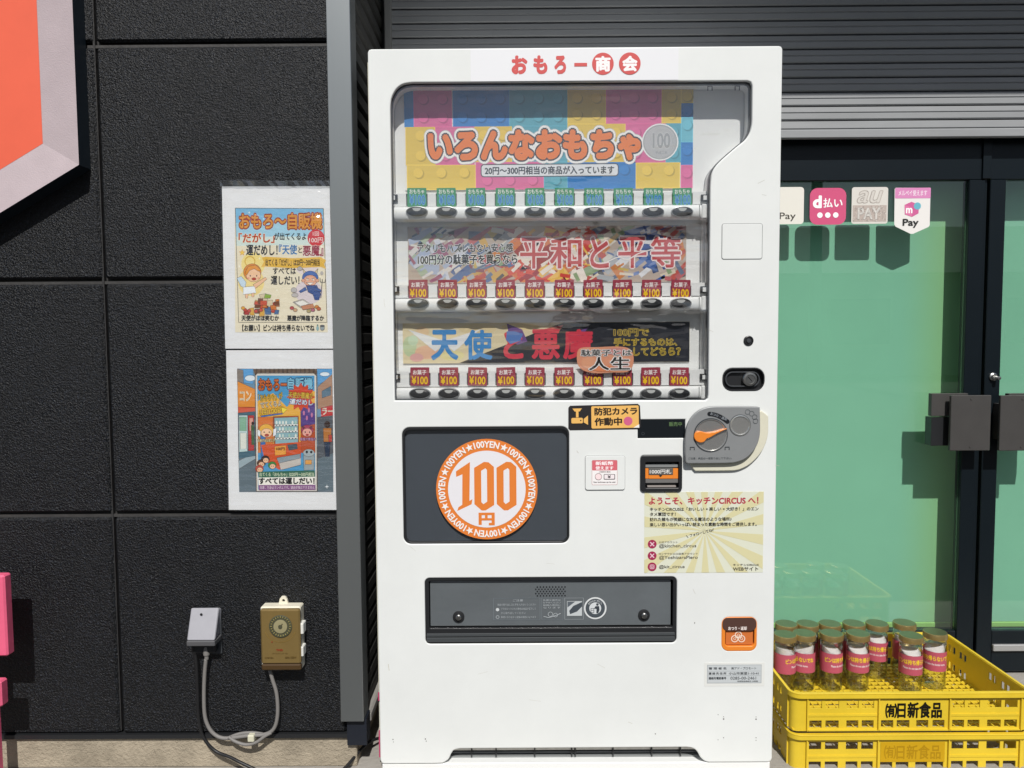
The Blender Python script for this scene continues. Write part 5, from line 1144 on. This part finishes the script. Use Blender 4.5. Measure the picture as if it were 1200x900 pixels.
# ================================================================== yellow crates
CYF, CYB = 0.0, .405
cxl = U(927, 816, 0)[0]; cxr = cxl+.632
zr = U(1060, 812.5, 0)[1]; pitch = .111
def make_crate(zr, embossed):
    H = .105; zb = zr-H; t = thing('plastic_crate', '', 'crate', ((cxl+cxr)/2, (CYF+CYB)/2, zb), 'yellow plastic food crates stacked beside the machine')
    dy = 0 if not embossed else 0
    X0, X1 = cxl+.006, cxr-.006
    def zp(py): return zr-(py-812.5)*SC(0)
    rows_ = [(823.5, 833.2), (848, 857.8)]
    gx = [(948.6, 963), (967.5, 983), (992, 1006), (1010, 1024), (1116, 1130), (1134, 1148), (1157, 1173), (1177, 1192)]; gm = [(1032.6, 1047), (1051, 1066), (1074, 1088), (1093, 1107)]
    yF = CYF+.010
    def XP(px): return U(px, 840, yF)[0]
    holes = []
    for ri_, (a0, a1) in enumerate(rows_):
        for g0, g1 in gx+(gm if ri_ == 1 else []): holes.append(rr(XP(g0), zp(a1), XP(g1), zp(a0), .001, 2))
    b = MB(); plate(b, [rr(X0+.018, zb, X1-.018, zr-.003, 0)]+holes, yF, yF+.0035, YEL)
    # ribs, panel lip
    for px in (945.5, 1029, 1112, 1195.5): x = XP(px); b.box(x-.0014, x+.0014, yF-.006, yF-.0001, zb+.002, zr-.014, YEL)
    for p0, p1 in ((946, 1028.5), (1029.5, 1111.5), (1112.5, 1195)): b.box(XP(p0)+.0016, XP(p1)-.0016, yF-.0055, yF-.0001, zb+.002, zb+.0048, YEL)
    for p0, p1 in ((946, 1028.5), (1112.5, 1195)): b.box(XP(p0)+.0016, XP(p1)-.0016, yF-.0016, yF-.0001, zp(843), zp(840), YEL)
    b.build('front_wall', t)
    b = MB(); plate(b, [rr(X0+.018, zb, X1-.018, zr-.003, 0)]+holes, CYB-.0135, CYB-.010, YEL); b.build('back_wall', t)
    for xa_, xb_ in ((X0, X0+.0035), (X1-.0035, X1)):
        hs = []
        for yc in (.085, .28):
            for d in (0, .022, .055, .077):
                for a0, a1 in rows_: hs.append(rr(CYF+yc+d, zp(a1), CYF+yc+d+.014, zp(a0), .001, 2))
        b = MB(); xplate(b, [rr(CYF+.028, zb, CYB-.028, zr-.003, 0)]+hs, xa_, xb_, YEL)
        for yc in (.032, .15, .25, .372): b.box(xa_-.004 if xa_ == X0 else xb_+.0001, xa_-.0001 if xa_ == X0 else xb_+.004, CYF+yc-.0014, CYF+yc+.0014, zb+.002, zr-.014, YEL)
        b.build('side_wall', t)
    # rounded corners
    for cx_, cy_, a0 in ((X0+.018, yF+.018, 180), (X1-.018, yF+.018, 270), (X1-.018, CYB-.028, 0), (X0+.018, CYB-.028, 90)):
        b = MB(); n = 6; v = []
        for rad in (.018, .0145):
            for i in range(n+1):
                an = R(a0+90*i/n)
                for z in (zb, zr-.003): v.append((cx_+rad*math.cos(an), cy_+rad*math.sin(an), z))
        q = 2*(n+1); fs = []
        for i in range(n): fs += [(2*i, 2*i+2, 2*i+3, 2*i+1), (q+2*i, q+2*i+1, q+2*i+3, q+2*i+2)]
        b.add(v, fs, YEL); b.build('corner_post', t, smooth=True)
    # rim: flat flange with turned-down lip
    outer = rr(cxl, CYF, cxr, CYB, .030, 8); inner = rr(X0+.002, yF+.002, X1-.002, CYB-.012, .018, 8)
    vs, fs = plate_mesh([outer, inner], .0032, .001); b = MB(); b.add([(v.x, v.y, zr-.0016+v.z) for v in vs], fs, YEL)
    lip = inset(outer, .0026); vs, fs = plate_mesh([outer, lip], .010); b.add([(v.x, v.y, zr-.0085+v.z) for v in vs], fs, YEL); b.build('rim', t)
    # lattice floor
    b = MB(); zf = zb+.006
    nx, ny = 30, 16
    for i in range(nx+1): x = X0+.004+(X1-X0-.008)*i/nx; b.box(x-.0016, x+.0016, yF+.004, CYB-.014, zf-.004, zf+.0012, YEL)
    for j in range(ny+1): y = yF+.006+(CYB-CYF-.034)*j/ny; b.box(X0+.004, X1-.004, y-.0042, y+.0042, zf-.005, zf, YEL)
    b.build('lattice_floor', t, kind='stuff')
    a = Art(yF-.0008, 1070, 832); 
    Yt = yF-.0008; dz = (zr-U(1060, 812.5, 0)[1])
    a.o = (a.o[0], a.o[1]+dz)
    if embossed:
        a.rect(1033, 821, 1108.5, 845, 'c39a12'); a.text('㈲', 1037.5, 825, 1051, 841, 'a98208', .02); a.text('日新食品', 1052, 824.5, 1103.5, 841.5, 'a98208', .02)
    else:
        a.text('㈲', 1038, 824.5, 1051, 841, '17140e', .035); a.text('日新食品', 1052, 823, 1103.5, 841.2, '17140e', .035)
    a.build('lettering', t); return t, zb
t, zf1 = make_crate(zr, False); t['label'] = 'upper yellow crate holding the empty jars, with black lettering on its front'
t, _ = make_crate(zr-pitch, True); t['label'] = 'lower yellow crate under the one with the jars, lettering faded to yellow'

# ================================================================== glass jars
LBL = mat('rose_label', (.46, .085, .135), rough=.45)
INSN = mat('white_insert', (.82, .76, .77), rough=.7)
def make_jar(x, y, z):
    t = thing('glass_jar', '', 'jar', (x, y, z), 'empty glass jars with gold lids in the yellow crate'); r = .0305
    b = MB(); b.lathe(x, y, [(0, .001), (r*.85, .001), (r*.97, .004), (r, .009), (r, .132), (r*.97, .137), (r*.93, .140), (r*.93, .147)], JGLASS, 32, 'z', z)
    b.lathe(x, y, [(0, .006), (r*.80, .006), (r*.92, .010), (r*.92, .132)], JGLASS, 24, 'z', z); b.build('glass_body', t, smooth=True)
    b = MB(); b.lathe(x, y, [(r*1.02, .1465), (r*1.06, .1475), (r*1.06, .1600), (r*1.03, .1630), (r*.99, .1636)], GOLD, 36, 'z', z); b.lathe(x, y, [(r*.985, .1637), (r*.93, .1630), (r*.9, .1622), (0, .1622)], GOLDT, 36, 'z', z); b.build('lid', t, smooth=True)
    n = 36; v = []; rr_ = r+.0006
    for i in range(n):
        an = 2*math.pi*i/n; v += [(x+rr_*math.cos(an), y+rr_*math.sin(an), z+.056), (x+rr_*math.cos(an), y+rr_*math.sin(an), z+.1125)]
    b = MB(); b.add(v, [(2*i, (2*i+2) % (2*n), (2*i+3) % (2*n), 2*i+1) for i in range(n)], LBL); lb = b.build('label', t, smooth='all')
    b = MB()      # words bent round the label
    for body, h0, h1, c, wt, span in (('ビンは持ち帰らないでね', .087, .101, ink('e8c63a'), .035, 3.7), ('Please do not take the bottle home.', .074, .080, ink('f0dfe2'), .02, 2.6)):
        vs0, fs0 = text_mesh(body, 0, 2); bs_ = vs0; cp_ = bold_shifts(wt); nv = len(vs0)
        vs = [(vx+dx, vy+dy) for dx, dy in cp_ for vx, vy in vs0]; fs = [tuple(q+k*nv for q in f) for k in range(len(cp_)) for f in fs0]; xa = min(q[0] for q in bs_); xb = max(q[0] for q in bs_); ya = min(q[1] for q in bs_); yb_ = max(q[1] for q in bs_)
        P_ = []
        for iv, (vx, vy) in enumerate(vs):
            rl = rr_+.0004+(iv//nv)*.000006; th = -math.pi/2+((vx-xa)/(xb-xa)-.5)*span; hz = h0+(vy-ya)/(yb_-ya)*(h1-h0); P_.append((x+rl*math.cos(th), y+rl*math.sin(th), z+hz))
        b.add(P_, fs, c)
    b.build('lettering', lb)
    n = 28; ri = r*.88; v = []      # rolled white paper inside, its edge slanting
    for rad, in ((ri,), (ri-.0012,)):
        for i in range(n):
            an = 2*math.pi*i/n; top = .1185+.010*math.sin(an)+.003*math.sin(3*an)
            v += [(x+rad*math.cos(an), y+rad*math.sin(an), z+.060), (x+rad*math.cos(an), y+rad*math.sin(an), z+top)]
    m_ = 2*n; fs = []
    for i in range(n):
        j = (i+1) % n; fs += [(2*i, 2*j, 2*j+1, 2*i+1), (m_+2*i, m_+2*i+1, m_+2*j+1, m_+2*j), (2*i+1, 2*j+1, m_+2*j+1, m_+2*i+1)]
    b = MB(); b.add(v, fs, INSN)
    v = [(x, y, z+.1235)]+[(x+ri*.97*math.cos(2*math.pi*i/n), y+ri*.97*math.sin(2*math.pi*i/n), z+.1165+.010*math.sin(2*math.pi*i/n)) for i in range(n)]
    b.add(v, [(0, i+1, (i+1) % n+1) for i in range(n)], INSN); b.build('paper_insert', t, smooth=True)
    return t
zfl = zf1+.0075
YF_, YB_ = 2.136-DIST, 2.212-DIST
spots = [(1067, 745, 0, 10, 'jar in the front row, second from the right, a little nearer than the rest'), (1095, 743, 8, -48, 'rightmost jar of all, its label turned so only the last letters show'),
         (1005, 742, 1, 12, 'front row jar fourth from the left, showing the middle of its words'), (974, 741, 2, 52, 'front row jar third from the left, its label showing the first words'),
         (942, 741, 4, -75, 'front row jar second from the left, label text turned away'), (919.5, 743, -4, 92, 'leftmost front row jar, touching the machine edge in view'),
         (1027, 731, 0, 5, 'back row jar standing between the front jars, gap in front of it'), (1059, 732.5, 4, 120, 'rightmost back row jar, mostly behind two front jars'),
         (1000, 730, 0, 140, 'back row jar behind the fourth front jar'), (972, 729.5, 0, 170, 'back row jar behind the third front jar'),
         (946, 729.5, 0, -120, 'back row jar behind the second front jar'), (921, 729.5, 0, 150, 'leftmost back row jar, half hidden by the machine')]
spots[0] = (1067, 745, -16, 10, spots[0][4])
jar0 = None
for i, (px, pyy, dyy, rot, lab) in enumerate(spots):
    Y = (YF_ if pyy > 738 else YB_)+dyy*.001
    x = U(px, pyy+30, Y)[0]
    if jar0 is None: jar0 = make_jar(x, Y, zfl); t = jar0
    else:
        t = jar0.copy(); COL.objects.link(t); t.location = (x, Y, zfl)
        for ch in list(jar0.children):
            c = ch.copy(); COL.objects.link(c); c.parent = t
            for g in ch.children: d = g.copy(); COL.objects.link(d); d.parent = c
    t.rotation_euler = (0, 0, R(rot)); t['label'] = lab

# ================================================================== across the street (seen only in the reflections)
HW = mat('house_render', (.28, .27, .25), rough=.9, var=.1, vs=.6); HR = mat('roof_tiles', (.06, .065, .08), rough=.7)
hs = thing('house', 'low house across the street, seen only as a reflection in the door glass', 'house', (9, -19, 0))
b = MB(); b.box(2, 20, -24, -18.5, 0, 2.9, HW); b.build('wall', hs)
b = MB(); b.add([(1.6, -18.1, 2.9), (20.4, -18.1, 2.9), (20.4, -24.4, 2.9), (1.6, -24.4, 2.9), (1.6, -21.2, 4.6), (20.4, -21.2, 4.6)], [(0, 1, 5, 4), (2, 3, 4, 5), (0, 4, 3), (1, 2, 5), (0, 3, 2, 1)], HR); b.build('roof', hs)
for x in (5, 9, 14): b = MB(); b.box(x, x+1.7, -18.49, -18.45, .9, 2.2, DARK); b.build('window', hs)
pl = thing('utility_pole', 'concrete utility pole across the street, seen only as a reflection', 'pole', (7.9, -16.8, 0))
b = MB(); b.lathe(7.9, -16.8, [(.17, 0), (.11, 9)], mat('pole_concrete', (.22, .22, .21), rough=.8), 16, 'z', 0); b.build('pole_shaft', pl, smooth=True)
b = MB(); b.box(7.1, 8.7, -16.98, -16.9, 7.6, 7.7, DARKG); b.build('crossarm', pl)
for k, z in enumerate((7.75, 6.6, 5.4)):
    b = MB(); b.tube([(-20, -17-k*.2, z), (-6, -16.9, z-.35), (7.9, -16.95, z), (22, -16.9, z-.4), (34, -17, z)], .02, DARK, 6); b.build('wire', pl)
